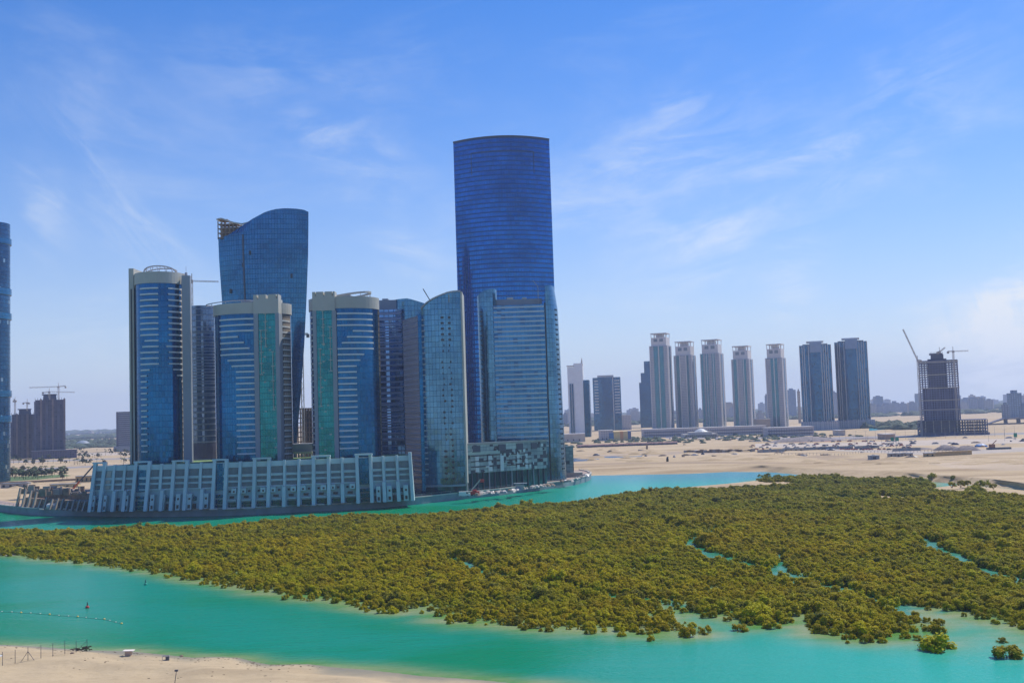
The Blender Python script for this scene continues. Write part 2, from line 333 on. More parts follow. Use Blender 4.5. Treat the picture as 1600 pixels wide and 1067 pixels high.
# ---------------------------------------------------------------- ground sheets
b = MB(); b.face([0, 1, 2, 3]); b.v = [Vector(p) for p in ((-11000, -900, -3), (11000, -900, -3), (11000, 12000, -3), (-11000, 12000, -3))]
tag(b.build('seabed', MT['seabed']), kind='structure')
def wattr(P):
    dm = dist(P, MANG, True); im = inside(P, MANG)
    ch = np.full(len(P), 1e9)
    for l, wd in CHAN: ch = np.minimum(ch, dist(P, l)-wd)
    sh = np.exp(-(dm/9.0)**1.2); sh[im] = 1
    sh = np.maximum(sh, np.exp(-dist(P, BEACH)/6.0)); 
    low = 1/(1+np.exp(-(P[:, 0]-70-12*np.sin(P[:, 1]*.09))/9))*1/(1+np.exp((P[:, 1]-285)/6))
    sh2 = np.exp(-np.maximum(dm-8, 0)/14.0)*low*.75; sh = np.maximum(sh, sh2)
    chm = im & (ch < 1.5)
    return {'shallow': sh, 'channel': chm.astype(float)}
m, t, b_ = newmat('lagoon_water'); g = N(t, 'ShaderNodeNewGeometry'); P_ = g.outputs['Position']
a1 = N(t, 'ShaderNodeAttribute', attribute_name='shallow'); a2 = N(t, 'ShaderNodeAttribute', attribute_name='channel')
sx = N(t, 'ShaderNodeSeparateXYZ'); t.links.new(P_, sx.inputs[0])
patch = mth(t, 'ADD', smooth(t, nz(t, P_, .011, 5, .55, (2.3, 7.1, 0), .3, (.6, 1, 1), .8), .40, .60), mth(t, 'MULTIPLY', mth(t, 'SUBTRACT', nz(t, P_, .16, 6, .7, (0, 4, 0), .25, (.22, 1, 1), 1.0), .5), .55))
deep = mixc(t, patch, (.001, .215, .088), (.006, .25, .165))
deep = mixc(t, smooth(t, sx.outputs[0], -10, 75), deep, (.025, .37, .29))                      # clearer water over the pale bar to the right
deep = mixc(t, smooth(t, mth(t, 'ADD', sx.outputs[1], mth(t, 'MULTIPLY', sx.outputs[0], .5)), 660, 800), deep, (.035, .25, .29))
nn = nz(t, P_, .09, 6, .65, (0, 0, 0), .2, (.5, 1, 1))
shal = mixc(t, smooth(t, nn, .3, .7), (.10, .26, .05), (.30, .34, .17))
sf = mth(t, 'ADD', a1.outputs['Fac'], mth(t, 'MULTIPLY', mth(t, 'SUBTRACT', nn, .5), .35))
c = mixc(t, smooth(t, sf, .18, .95), deep, shal)
c = mixc(t, a2.outputs['Fac'], c, mixc(t, smooth(t, nn, .4, .6), (.02, .20, .08), (.08, .28, .22)))
t.links.new(c, b_.inputs['Base Color']); b_.inputs['Roughness'].default_value = .22; b_.inputs['IOR'].default_value = 1.33; b_.inputs['Specular IOR Level'].default_value = .16
bm = N(t, 'ShaderNodeBump'); bm.inputs['Distance'].default_value = .22; bm.inputs['Strength'].default_value = .9
wv = mth(t, 'ADD', nz(t, P_, 1.1, 3, .6, (0, 0, 0), .35, (.7, 1.6, 1)), mth(t, 'MULTIPLY', nz(t, P_, .2, 3, .5, (0, 0, 0), .2, (.5, 1.5, 1)), 1.4))
t.links.new(wv, bm.inputs['Height']); t.links.new(bm.outputs[0], b_.inputs['Normal'])
MT['water'] = m
gridmesh('water', -420, 620, 100, 960, 2.5, lambda P: np.zeros(len(P)), m, wattr)

# near beach
def beachz(P):
    # below the shore line (towards the camera) is land
    d = dist(P, BEACH); bx = np.array([p[0] for p in BEACH]); by = np.array([p[1] for p in BEACH]); o = np.argsort(bx)
    sign = np.where(P[:, 1] < np.interp(P[:, 0], bx[o], by[o]), 1, -1)*1.0
    s = d*sign
    z = np.where(s > 0, 1.7*(1-np.exp(-s/12.0))+.02, s*.12)
    n = .22*np.sin(P[:, 0]*.31+P[:, 1]*.17+2*np.sin(P[:, 1]*.11))*np.sin(P[:, 0]*.13)+.18*np.sin(P[:, 0]*.11+1.3*np.sin(P[:, 1]*.07))+.12*np.sin(P[:, 1]*.23+P[:, 0]*.05)+.06*np.sin(P[:, 0]*.55+P[:, 1]*.4)
    berm = .55*np.exp(-((s-13-2*np.sin(P[:, 0]*.05))/3.0)**2)
    return np.clip(z + (n+berm)*np.clip(s/8, 0, 1), -2.9, 4)
gridmesh('beach', -230, 200, 96, 262, 1.0, beachz, MT['beach'])
b = MB(); b.v = [Vector(p) for p in ((-11000, -900, 1.2), (11000, -900, 1.2), (11000, 97, 1.2), (-11000, 97, 1.2))]; b.face([0, 1, 2, 3])
tag(b.build('ground_under_camera', MT['beach']), kind='structure')

# mainland and quay island: one land sheet with a sloping bank
ZL = 3.4
edge = QUAY[:-1]
land = [( -11000, 600)] + [(-420, 640)] + [(x, y) for x, y in edge] + [(x, y) for x, y in BANK] + [(620, 470), (11000, 470), (11000, 12000), (-11000, 12000)]
from mathutils.geometry import tessellate_polygon
def tess(pts3):
    pts3 = [Vector(p) for p in pts3]; out_ = []
    for a, b__, c in tessellate_polygon([pts3]):
        n_z = (pts3[b__]-pts3[a]).cross(pts3[c]-pts3[a]).z; out_.append((a, b__, c) if n_z > 0 else (a, c, b__))
    return [tuple(p) for p in pts3], out_
me = bpy.data.meshes.new('sand_plain'); v_, f_ = tess([(x, y, ZL) for x, y in land]); me.from_pydata(v_, [], f_); me.materials.append(MT['sand'])
o = bpy.data.objects.new('sand_plain', me); COL.objects.link(o); tag(o, kind='structure')
bank = MB(); ring = [(x, y, ZL) for x, y in BANK]
steps = [(0, 0), (5, -.35), (11, -1.1), (19, -1.9), (27, -2.7), (40, -3.9)]
rows = []
for (dy, dz) in steps: rows.append([(x, y-dy-(1.5*math.sin(x*.13+dy) if dy else 0), ZL+dz) for x, y in BANK])
# finer sampling along the bank
def resample(l, s):
    o = []
    for a, c in zip(l[:-1], l[1:]):
        n = max(1, int(math.dist(a, c)/s)); o += [tuple(a[k]+(c[k]-a[k])*i/n for k in range(len(a))) for i in range(n)]
    return o+[l[-1]]
BR = resample(BANK, 8)
rows = [[(x+random.uniform(-1, 1)*(dy > 0), y-dy-(random.uniform(0, 3) if dy > 3 else 0), ZL+dz+(random.uniform(-.25, .25) if 0 < dy < 20 else 0)) for x, y in BR] for dy, dz in steps]
bank.loft(rows[::-1], 0, False, False)
tag(bank.build('sand_bank', MT['sand'], smooth=True), kind='structure')

# quay wall, coping and promenade
Q = resample(QUAY[:-1], 6)
def offs(l, d):
    r = []
    for i, p in enumerate(l):
        a = l[max(0, i-1)]; c = l[min(len(l)-1, i+1)]; tx, ty = c[0]-a[0], c[1]-a[1]; L = math.hypot(tx, ty) or 1
        r.append((p[0]-ty/L*d, p[1]+tx/L*d))
    return r
def ribbon(l0, z0, l1, z1, mat, name, mb=None):
    m_ = mb or MB(); m_.loft([[(x, y, z0) for x, y in l0], [(x, y, z1) for x, y in l1]], 0, False, False)
    return m_
q = MB(); ribbon(offs(Q, -.05), -2.5, offs(Q, -.05), ZL+.25, None, '', q)
qo = thing('quay_wall', 'long low blue grey concrete quay wall curving round the tower island', 'quay wall'); q.build('wall_face', MT['quay'], qo)
q = MB(); ribbon(offs(Q, -.35), ZL+.05, offs(Q, -.35), ZL+.6, None, '', q); ribbon(offs(Q, -.35), ZL+.6, offs(Q, .7), ZL+.6, None, '', q); ribbon(offs(Q, .7), ZL+.6, offs(Q, .7), ZL, None, '', q)
q.build('coping', MT['coping'], qo)
q = MB(); ribbon(offs(Q, .7), ZL+.03, offs(Q, 11), ZL+.03, None, '', q); tag(q.build('promenade', MT['pave']), kind='structure')
q = MB()
for i, (x, y) in enumerate(offs(Q, .5)):
    if i % 1 == 0: q.bar((x, y, ZL+.6), (x, y, ZL+1.7), .12)
l = offs(Q, .5)
for a, c in zip(l[:-1], l[1:]): q.bar((*a, ZL+1.65), (*c, ZL+1.65), .1)
q.build('railing', MT['steel'], qo)

# ---------------------------------------------------------------- the towers
def X(x, y, Y): return A(x, y, Y).x
def Z(x, y, Y): return A(x, y, Y).z
def ell(cx, cy, a, b_, n=48): return [(cx+a*math.cos(2*math.pi*i/n), cy+b_*math.sin(2*math.pi*i/n)) for i in range(n)]
def front(cx, cy, a, b_, x0, x1, n=10):
    """open arc on the near side of an ellipse between two x"""
    o = []
    for i in range(n+1):
        x = x0+(x1-x0)*i/n; t = max(-1, min(1, (x-cx)/a)); o.append((x, cy-b_*math.sqrt(max(0, 1-t*t))))
    return o
PY = lambda px: float(np.interp(px, [140, 250, 348, 440, 560, 655], [546, 538, 535, 538, 545, 553]))
ZP = 25.2
pod = thing('podium_building', 'long pale blue podium with slanting ribs and louvre rows beneath the striped towers', 'parking podium', (X(400, 790, 540), 540, ZL))
def world_to(o, mb):
    inv = Vector(o.location); mb.v = [p-inv for p in mb.v]; return mb
def part(name, mb, mat, root, smooth=False):
    return world_to(root, mb).build(name, mat, root, smooth)
fr = [(X(p, 760, PY(p)), PY(p)) for p in range(145, 641, 12)]+[(X(643.5, 760, 552), 552)]
zl = lambda y: 25.8-(y-722)/3.17
b = MB(); o_ = [(x, y+1.2) for x, y in fr]; b.prism(o_+[(o_[-1][0]*600/553-3, 600), (o_[0][0]+14, 600)], ZL, ZP); part('body', b, MT['podium'], pod)
b = MB(); o_ = [(x, y+1.6) for x, y in fr]; b.prism(o_+[(o_[-1][0]*600/553-3.5, 599), (o_[0][0]+15, 599)], ZP, ZP+.15); part('roof_deck', b, plain('roof_planting', (.16, .26, .10), .9, var=.5, scale=.3), pod)
for (za, zb) in ((25.9, 23.4), (19.9, 18.8), (17.0, 16.1), (14.0, 13.4)):
    b = MB(); b.strip([(x, y+1.0) for x, y in fr], zb, za, .55); part('beam', b, MT['podium_lt'], pod)
RIBS = [148, 163, 178.5, 195, 212, 233, 252, 271.6, 292, 313.6, 335, 353.5, 375, 397.7, 420, 444, 466.6, 489.5, 513, 534, 557.5, 578.5, 598, 619.5, 640.5]
TALL = {0, 1, 4, 5, 7, 8, 10, 11, 13, 14, 17, 18, 20, 21, 24}
def leanpx(p): return (p-480)*.028
for i, p in enumerate(RIBS):
    Y = PY(p); tall = i in TALL; zt = 27.6 if tall else 26.3; full = tall or 353 < p < 557 and i % 2 == 0
    xt = X(p, 722, Y-.5); xb = X(p+leanpx(p), 793, Y-3.2); k = (xb-xt)/(25.8-ZL)
    def seg(z1, z0, w0, d1, d0, sh=0):
        b = MB(); x1 = xt+k*(25.8-z1)+sh; x0 = xt+k*(25.8-z0)+sh; h = w0/2
        b.loft([[(x0-h, Y-d0, z0), (x0+h, Y-d0, z0), (x0+h, Y+1.4, z0), (x0-h, Y+1.4, z0)], [(x1-h, Y-d1, z1), (x1+h, Y-d1, z1), (x1+h, Y+1.4, z1), (x1-h, Y+1.4, z1)]])
        part('rib', b, MT['podium_lt'], pod)
    if tall or full: seg(zt, ZL, 1.6 if tall else 1.25, .5, 3.2)
    else:
        seg(zt, 13.6, 1.15, .3, .9)
        seg(13.4, ZL, 1.6, 2.2, 3.2, 0 if p > 353 else 1.4)
for a_, c_ in ((0, 1), (4, 5), (7, 8), (10, 11), (13, 14), (17, 18), (20, 21)):
    Y = PY(RIBS[a_]); x0 = X(RIBS[a_], 720, Y)-1; x1 = X(RIBS[c_], 720, Y)+1
    b = MB(); b.box(x0, x1, Y-.6, Y+1.3, 27.0, 27.8); part('lintel', b, MT['podium_lt'], pod)
    if a_ in (4, 10, 20):
        k = (X(RIBS[a_]+leanpx(RIBS[a_]), 793, Y)-X(RIBS[a_], 722, Y))/(25.8-ZL)
        for z1, z0, nm in ((25.6, 12.6, 'stair_glazing'), (10.4, 8.9, 'window'), (8.0, 5.8, 'window'), (5.2, ZL+.3, 'window')):
            b = MB(); p0 = x0+1.9+k*(25.8-z0); p1 = x1-1.9+k*(25.8-z0); q0 = x0+1.9+k*(25.8-z1); q1 = x1-1.9+k*(25.8-z1)
            b.loft([[(p0, Y+.1, z0), (p1, Y+.1, z0), (p1, Y+1.3, z0), (p0, Y+1.3, z0)], [(q0, Y+.1, z1), (q1, Y+.1, z1), (q1, Y+1.3, z1), (q0, Y+1.3, z1)]]); part(nm, b, MT['glassT'], pod)
n_win = 0
for i in range(len(RIBS)-1):
    if i in (4, 10, 20): continue
    p, r = RIBS[i], RIBS[i+1]; Y = PY((p+r)/2); 
    def xx(px, z): return X(px, 722, Y)+(X(px+leanpx(px), 793, Y)-X(px, 722, Y))*(25.8-z)/(25.8-ZL)
    def pane(x0f, x1f, z0, z1, nm, mat, dy=1.0, dep=.3):
        b = MB(); L0, R0_ = xx(p, z0)+1.1, xx(r, z0)-1.1; L1, R1_ = xx(p, z1)+1.1, xx(r, z1)-1.1
        g = lambda L, R_, f: L+(R_-L)*f
        b.loft([[(g(L0, R0_, x0f), Y+dy-dep, z0), (g(L0, R0_, x1f), Y+dy-dep, z0), (g(L0, R0_, x1f), Y+dy+.35, z0), (g(L0, R0_, x0f), Y+dy+.35, z0)],
                [(g(L1, R1_, x0f), Y+dy-dep, z1), (g(L1, R1_, x1f), Y+dy-dep, z1), (g(L1, R1_, x1f), Y+dy+.35, z1), (g(L1, R1_, x0f), Y+dy+.35, z1)]])
        part(nm, b, mat, pod)
    for z1, z0 in ((23.2, 20.1), (18.6, 17.2), (15.9, 14.2)): 
        if i < 2 and random.random() < .7: pane(.1, .9, z0, z1, 'louvre', MT['coping'] if i == 1 else MT['louvre'])
        else: pane(0, 1, z0, z1, 'louvre', MT['louvre'])
    mid = 335 < p < 557
    if mid:
        f = .5 if i % 2 else 0
        pane(f, f+.5, 10.7, 13.2, 'bay_box', MT['podium_lt'], .6, 1.6)
        pane(f+.18, f+.36, 11.2, 12.1, 'window', MT['dark'], .6, 1.7); pane(.5-f+.15, .5-f+.35, 11.2, 12.1, 'window', MT['dark'], 1.0)
        pane(.25, .7, 8.3, 9.4, 'window', MT['dark'], 1.0); pane(0, 1, 7.0, 7.7, 'balcony_edge', MT['podium_lt'], .6, .6)
        pane(0.02, .98, ZL+.4, 6.3, 'shopfront', MT['tint'], 1.0, .25)
    else:
        f = .35 if i % 2 else .08
        pane(f, f+.5, ZL, 11.3, 'bay_box', MT['podium_lt'], .4, 1.6)
        pane(f+.18, f+.38, 8.4, 9.4, 'window', MT['dark'], .4, 1.7); pane(f+.15, f+.40, 4.3, 6.0, 'window', MT['dark'], .4, 1.7)
        s0, s1 = (f+.55, .97) if f < .2 else (.02, f-.05)
        pane(s0, s1, 7.9, 9.8, 'window', MT['glassT'], 1.0); pane(s0, s1, ZL+.3, 6.4, 'window', MT['dark'], 1.0)

# --- striped round tower on the left of the podium
def bandfloor(root, mb, mat=None, name='balcony'): part(name, mb, mat or MT['stripe'], root)
def strip_px(root, E, pxl, pxr, z, Y, th=.75, out=.9, name='balcony', mat=None):
    cx, cy, a, b_ = E; x0 = X(pxl, REF, Y); x1 = X(pxr, REF, Y)
    x0 = max(x0, cx-a*.995); x1 = min(x1, cx+a*.995)
    m_ = MB(); m_.strip(front(cx, cy, a, b_, x0, x1, 8), z-th/2, z+th/2, out); part(name, m_, mat or MT['stripe'], root)
Y = 566; pxm = F/Y
REF = 470
def xpx(px, Yd, ref=None): return X(px, ref or REF, Yd)
# pixel columns below are read at y=600
t1 = thing('striped_tower', 'round striped blue glass tower with dome frame on top at the podium left end', 'tower', (X(249, 700, Y+14), Y+14, ZP))
xl, xr = xpx(212, Y+12), xpx(286.5, Y+12); a = (xr-xl)/2; cx = (xl+xr)/2; E = (cx, Y+14, a, 14)
zc0, zc1 = Z(247, 442, Y), Z(247, 424, Y)
b = MB(); b.prism(ell(*E), ZP-.3, zc0+.5); part('glass_wall', b, MT['glassT'], t1)
b = MB(); b.prism(ell(cx, Y+14, a+.5, 14.5), zc0, zc1); part('crown', b, MT['white'], t1)
b = MB(); x0, x1 = xpx(285, Y+8), xpx(298, Y+8); b.box(x0, x1, Y+7, Y+9.5, ZP-.3, Z(290, 431, Y+8)); part('side_slab', b, MT['white2'], t1)
b = MB(); x0, x1 = xpx(202.3, Y+10), xpx(210, Y+10); b.box(x0, x1, Y+9, Y+24, ZP-.3, Z(205, 420, Y+10)); part('side_slab', b, MT['white'], t1)
b = MB(); b.box(x0+1.0, x0+1.7, Y+8.8, Y+9.1, ZP, Z(205, 452, Y+10)); part('slot', b, MT['dark'], t1)
b = MB(); b.box(x1-.1, x1+3, Y+10, Y+22, zc0-1, zc1-1.5); part('link_block', b, MT['white'], t1)
b = MB(); b.box(x1-.2, x1+2.8, Y+10.2, Y+21, ZP-.3, zc0); part('glass_wall', b, MT['glassT'], t1)
rnd = random.Random(3)
for i in range(29):
    z = Z(249, 450+9.1*i, Y)
    if z < ZP+2: break
    l0, l1 = (217, 247); r0_, r1_ = 261, 285
    if i in (9,): l0, r1_ = 225, 278
    elif i == 10: l0 = 221; r0_ = 258
    elif i > 13: l1 = max(228, 238-(i-13)*5); r0_ = min(274.5, 262+(i-13)*4)
    strip_px(t1, E, l0+.3, l1, z, Y); strip_px(t1, E, r0_, r1_, z, Y)
bw = curtain('beige_balcony_lit_edge', (.40, .33, .26), (.30, .25, .20), 1.5, 3.02, (.12, .11, .11), .2, .35, metal=0, rough=.7)  # beige concrete balconies, with the warmth of the sunlit edge in the colour
def balcony_lit_edge(root, E, pl, pr, z0, z1):
    cx_, cy_, a_, b__ = E; m_ = MB(); m_.strip(front(cx_, cy_, a_, b__, X(pl, REF, cy_-b__), min(X(pr, REF, cy_-b__), cx_+a_*.998), 8), z0, z1, .22); part('balcony_lit_edge', m_, bw, root)
balcony_lit_edge(t1, E, 274, 288, ZP, zc0-2)
# dome frame
b = MB(); zc = zc1; rr = a*.68; cc = (cx, Y+14)
P3 = []
for k in range(15):
    th = math.pi*k/14; p = (cc[0]-rr*math.cos(th), cc[1]-6*math.sin(th), zc+3.8*math.sin(th)**.7+.3); P3.append(p)
for p, q_ in zip(P3[:-1], P3[1:]): b.bar(p, q_, .55)
P4 = [(p[0], 2*cc[1]-p[1], p[2]) for p in P3]
for p, q_ in zip(P4[:-1], P4[1:]): b.bar(p, q_, .5)
for k in range(1, 14): b.bar(P3[k], (P3[k][0]+(1 if k % 2 else -1)*1.0, P3[k][1], zc), .22); b.bar(P3[k], P4[k], .16)
part('dome_frame', b, MT['steel'], t1)
b = MB(); x_ = X(289, 426, Y+10); zt = Z(289, 431, Y+8); b.tube((x_, Y+12, zt), (x_, Y+12, zt+2.2), .9, .7, 8); b.bar((x_, Y+12, zt+2), (x_, Y+12, zt+5.5), .15); part('roof_mast', b, MT['red'] if 0 else MT['steel'], t1)

# --- slate tower between the first two
Y = 625; t = thing('slate_tower', 'plain slate glass tower with thin pale floor lines squeezed between two striped towers', 'tower', (X(316, 700, Y), Y, ZL))
xl, xr = xpx(288, Y+10), xpx(346, Y+10)
b = MB(); b.prism(ell((xl+xr)/2, Y+13, (xr-xl)/2, 13), ZL, Z(316, 477, Y)); part('glass_wall', b, MT['t1b'], t)
for i in range(26):
    z = Z(316, 490+9.1*i, Y)
    if z < ZP: break
    if i < 3: continue
    strip_px(t, ((xl+xr)/2, Y+13, (xr-xl)/2, 13), 298, 334, z, Y, .7, .3, 'spandrel', MT['white2'])
b = MB(); b.strip(front((xl+xr)/2, Y+13, (xr-xl)/2, 13, xpx(298, Y), xpx(335, Y)), ZP, ZP+9, .4); part('unglazed_floor', b, MT['rawblue'], t)

# --- the two frame towers (mirror images)
def frame_tower(label, Y, ex, crown_y, pier, header, hy, green, stripes, side, ring, notch):
    t = thing('frame_tower', label, 'tower', (X((ex[0]+ex[1])/2, 700, Y+14), Y+14, ZP))
    xl, xr = xpx(ex[0], Y+12), xpx(ex[1], Y+12); a = (xr-xl)/2; cx = (xl+xr)/2; E = (cx, Y+15, a, 15)
    zt, zb = Z(400, crown_y[0], Y), Z(400, crown_y[1], Y)
    b = MB(); b.prism(ell(*E), ZP-.3, zb+.4); part('glass_wall', b, MT['glassT'], t)
    b = MB(); b.prism(ell(cx, Y+15, a+.5, 15.5), zb, zt); part('crown', b, MT['white'], t)
    b = MB(); b.prism(ell(cx, Y+15, a-.8, 14.2), zt-.4, zt-.2); part('roof', b, MT['concrete'], t)
    yf = Y-1.2
    hx0, hx1 = xpx(header[0], Y), xpx(header[1], Y); zh0, zh1 = Z(400, hy[1], Y), Z(400, hy[0], Y)
    gx0, gx1 = xpx(green[0], Y), xpx(green[1], Y)
    b = MB(); n0 = zh1-2.2
    b.box(hx0, hx1, yf, Y+9, zh0, n0)
    cuts = sorted(notch); prev = hx0
    for c0, c1 in cuts:
        b.box(prev, xpx(c0, Y), yf, Y+6, n0, zh1); prev = xpx(c1, Y)
    b.box(prev, hx1, yf, Y+6, n0, zh1); part('header', b, MT['white'], t)
    for p0, p1 in pier:
        b = MB(); b.box(xpx(p0, Y), xpx(p1, Y), yf, Y+9, ZP-.3, zh0); part('pier', b, MT['white2'], t)
    b = MB(); b.box(gx0, gx1, yf+.7, Y+9, ZP-.3, zh0); part('glass_strip', b, MT['glassG'], t)
    for i, (s0, s1) in enumerate(stripes):
        z = Z(400, crown_y[1]+8.3+9.15*i, Y)
        if z < ZP+2: break
        strip_px(t, E, s0, s1, z, Y)
    for i in range(28):
        z = Z(400, crown_y[1]+11+9.15*i, Y)
        if z < ZP+2: break
        strip_px(t, E, side[0], side[1], z, Y+8, .8, .5)
    if side[0] < 470: balcony_lit_edge(t, E, side[0], 452, ZP, zb-.5)
    else: balcony_lit_edge(t, E, 586.5, 591, ZP, zb-.5)  # no balconies here: the beige strip stands in for the sunlit right edge
    # gondola rails and lit panes on the green strip
    for fx, za, zb_ in ((.42, 0, 52), (.15 if notch[0][0] < 450 else .86, 26, 95), (.82 if notch[0][0] < 450 else .2, 60, 150)):
        b = MB(); x = gx0+(gx1-gx0)*fx; za_ = zh0-za/3.0; zb2 = zh0-zb_/3.0
        b.bar((x, yf+.3, max(ZP+2, zb2)), (x, yf+.3, za_), .32)
        for k in range(5):
            zz = zb2+(za_-zb2)*k/4; b.box(x-.9, x+.9, yf+.1, yf+.5, zz-.2, zz+.2)
        part('gondola_rail', b, MT['white'], t)
    for k in range(12):
        b = MB(); x = gx0+(gx1-gx0)*random.uniform(.1, .85); z = ZP+3+(zh0-ZP-6)*(k+random.random())/12
        b.box(x, x+1.1, yf+.55, yf+.75, z, z+.7); part('open_vent', b, MT['white'], t)
    b = MB()
    if ring:
        r1 = a*.62; c_ = (cx+ring[0], Y+15)
        pts = [(c_[0]+r1*1.0*math.cos(2*math.pi*k/28), c_[1]+9*math.sin(2*math.pi*k/28), zt+ring[1]+ring[2]*math.cos(2*math.pi*k/28)) for k in range(29)]
        for p, q_ in zip(pts[:-1], pts[1:]): b.bar(p, q_, ring[3])
        for k in range(0, 28, 3): b.bar(pts[k], (pts[k][0], pts[k][1], zt-.3), .25)
        part('roof_ring', b, MT['white'] if ring[3] > .8 else MT['steel'], t)
        b = MB(); b.box(cx-5, cx+4, Y+12, Y+20, zt-.3, zt+2.2); part('plant_room', b, MT['white2'], t)
    return t
st = [(339, 398)]*3+[(340, 371), (340, 380), (340, 389), (340, 398), (353, 398), (360, 398)]+[(367, 398)]*20
frame_tower('blue tower with full and stepped white stripes left of its green glass strip', 562, (333, 451.5), (472.5, 489.5), ((396.5, 403.5), (430, 436)), (396.5, 435.5), (461, 490.5), (403.5, 430), st, (436.5, 451), (-12, 1.6, .9, .45),
            ((402, 404.5), (416, 419.5), (432, 433.5)))
st = [(526, 578.5)]*3+[(550, 579), (541, 579), (533, 579), (526, 579), (526, 566), (526, 560)]+[(526, 554.5)]*20
frame_tower('blue tower with green glass strip on its left and pale hoop on the roof', 566, (482.5, 589.5), (467.5, 486), ((488.5, 494), (518.5, 525)), (488.5, 523.5), (459.5, 489), (494, 518.5), st, (483, 489), (3, 1.8, 1.5, 1.0),
            ((493, 494.5), (505.5, 508), (519.5, 521)))

# --- wave-topped flared tower behind
Y = 735; t = thing('wave_tower', 'tall flared blue glass tower with curved wave top left unfinished', 'tower', (X(410, 690, Y+16), Y+16, ZL))
def wave_ring(z):
    y = 470; # screen row of this height at the tower
    row = np.interp(z, [Z(405, 700, Y), Z(405, 325, Y)], [700, 325])
    l = np.interp(row, [325, 400, 470, 560, 620, 700], [334.5, 337.2, 342, 347, 351, 356]); r = np.interp(row, [325, 340, 400, 470, 540, 620, 700], [478.5, 478.6, 478, 475.5, 472, 466.5, 459])
    return X(l, row, Y), X(r, row, Y)
zs = [ZL]+[Z(405, r_, Y) for r_ in range(680, 380, -20)]
prof = [(335, 341), (342, 339), (350, 342), (362, 346), (375, 348), (388, 345), (400, 339), (415, 331), (430, 326.5), (445, 324.5), (462, 324.3), (474, 325.5), (478.5, 328)]
def lens(l, r, z, yb, d, n=24):
    o = []
    for i in range(n+1):
        f_ = i/n; o.append((l+(r-l)*f_, yb-d*(1-(2*f_-1)**2), z))
    for i in range(1, n): f_ = 1-i/n; o.append((l+(r-l)*f_, yb+d*1.0*(1-(2*f_-1)**2)+8, z))
    return o
rings = [lens(*wave_ring(z), z, Y+8, 8) for z in zs]
# top ring follows the wave
zf = lambda px: Z(px, float(np.interp(px, [p[0] for p in prof], [p[1] for p in prof])), Y)
l, r = wave_ring(Z(405, 380, Y)); 
def unfin(f_):  # glass edge lower over the unfinished left part
    px = 335+f_*143.5
    y_ = 369-(px-335)*.17 if px < 391 else float(np.interp(px, [p[0] for p in prof], [p[1] for p in prof]))
    return Z(px, y_, Y)
for s_ in (.35, .7, 1):
    o = lens(l, r, 0, Y+8, 8); nn_ = []
    for k, (x, y, _) in enumerate(o):
        f_ = (x-l)/(r-l); zt = unfin(f_); z0 = zs[-1]; z = z0+(zt-z0)*s_; L_, R_ = wave_ring(z); nn_.append((L_+(R_-L_)*f_, y, z))
    rings.append(nn_)
b = MB(); b.loft(rings, 0, True); part('glass_wall', b, MT['wave'], t)
# unfinished open floors top left
b = MB()
for k in range(5):
    z = Z(340, 369-7*k, Y)
    pr = 391 if k < 2 else (383, 368, 352)[k-2]
    b.box(X(336.5, 350, Y)+.3, X(pr, 350, Y), Y+6, Y+16, z-.3, z+.25)
part('open_floor', b, MT['rawbrown'], t)
b = MB()
for px in range(337, 391, 6):
    zt = zf(px)-1.2; b.box(X(px, 350, Y)-.3, X(px, 350, Y)+.3, Y+5.5, Y+6.2, Z(px, 372, Y), zt)
    b.box(X(px, 350, Y)-.3, X(px, 350, Y)+.3, Y+13, Y+13.7, Z(px, 372, Y), zt)
part('column', b, MT['rawbrown'], t)
b = MB(); b.box(X(341, 350, Y), X(389, 350, Y), Y+9, Y+15, Z(340, 372, Y), Z(340, 352, Y)); part('core_wall', b, MT['rawbrown'], t)
b = MB(); pts = [(X(px, 340, Y), Y+5.4, zf(px)) for px in range(335, 392, 4)]
for p, q_ in zip(pts[:-1], pts[1:]): b.bar(p, q_, .9)
pts2 = [(p[0], p[1]+9, p[2]) for p in pts]
for p, q_ in zip(pts2[:-1], pts2[1:]): b.bar(p, q_, .6)
for p, q_ in zip(pts, pts2): b.bar(p, q_, .35)
part('roof_edge', b, MT['white'], t)
b = MB(); zf0 = Z(405, 700, Y)
for s_ in range(len(zs)-1): 
    pass
for (px, py, wd, hh) in ((390.5, 395, 3.5, 6.5), (378.5, 414, 2.4, 6.5), (358, 454, 2.8, 7), (454, 430, 3.2, 6.5)):
    f_ = (px-335)/143.5; yy = Y+8-8*(1-(2*f_-1)**2); b = MB(); b.box(X(px, py, Y)-wd/2*.43, X(px, py, Y)+wd/2*.43, yy-.25, yy+1, Z(px, py+hh/2, Y), Z(px, py-hh/2, Y)); part('open_panel', b, MT['dark'], t)
b = MB(); 
for k in range(12):
    z0 = ZP+10+(Z(400, 365, Y)-ZP-10)*k/12; z1 = ZP+10+(Z(400, 365, Y)-ZP-10)*(k+1)/12
    fr_ = lambda z: (wave_ring(z)[0]+(wave_ring(z)[1]-wave_ring(z)[0])*.30, Y+8-8*(1-.16)-.1, z)
    b.bar(fr_(z0), fr_(z1), .9)
part('recess_line', b, MT['steel_dk'], t)

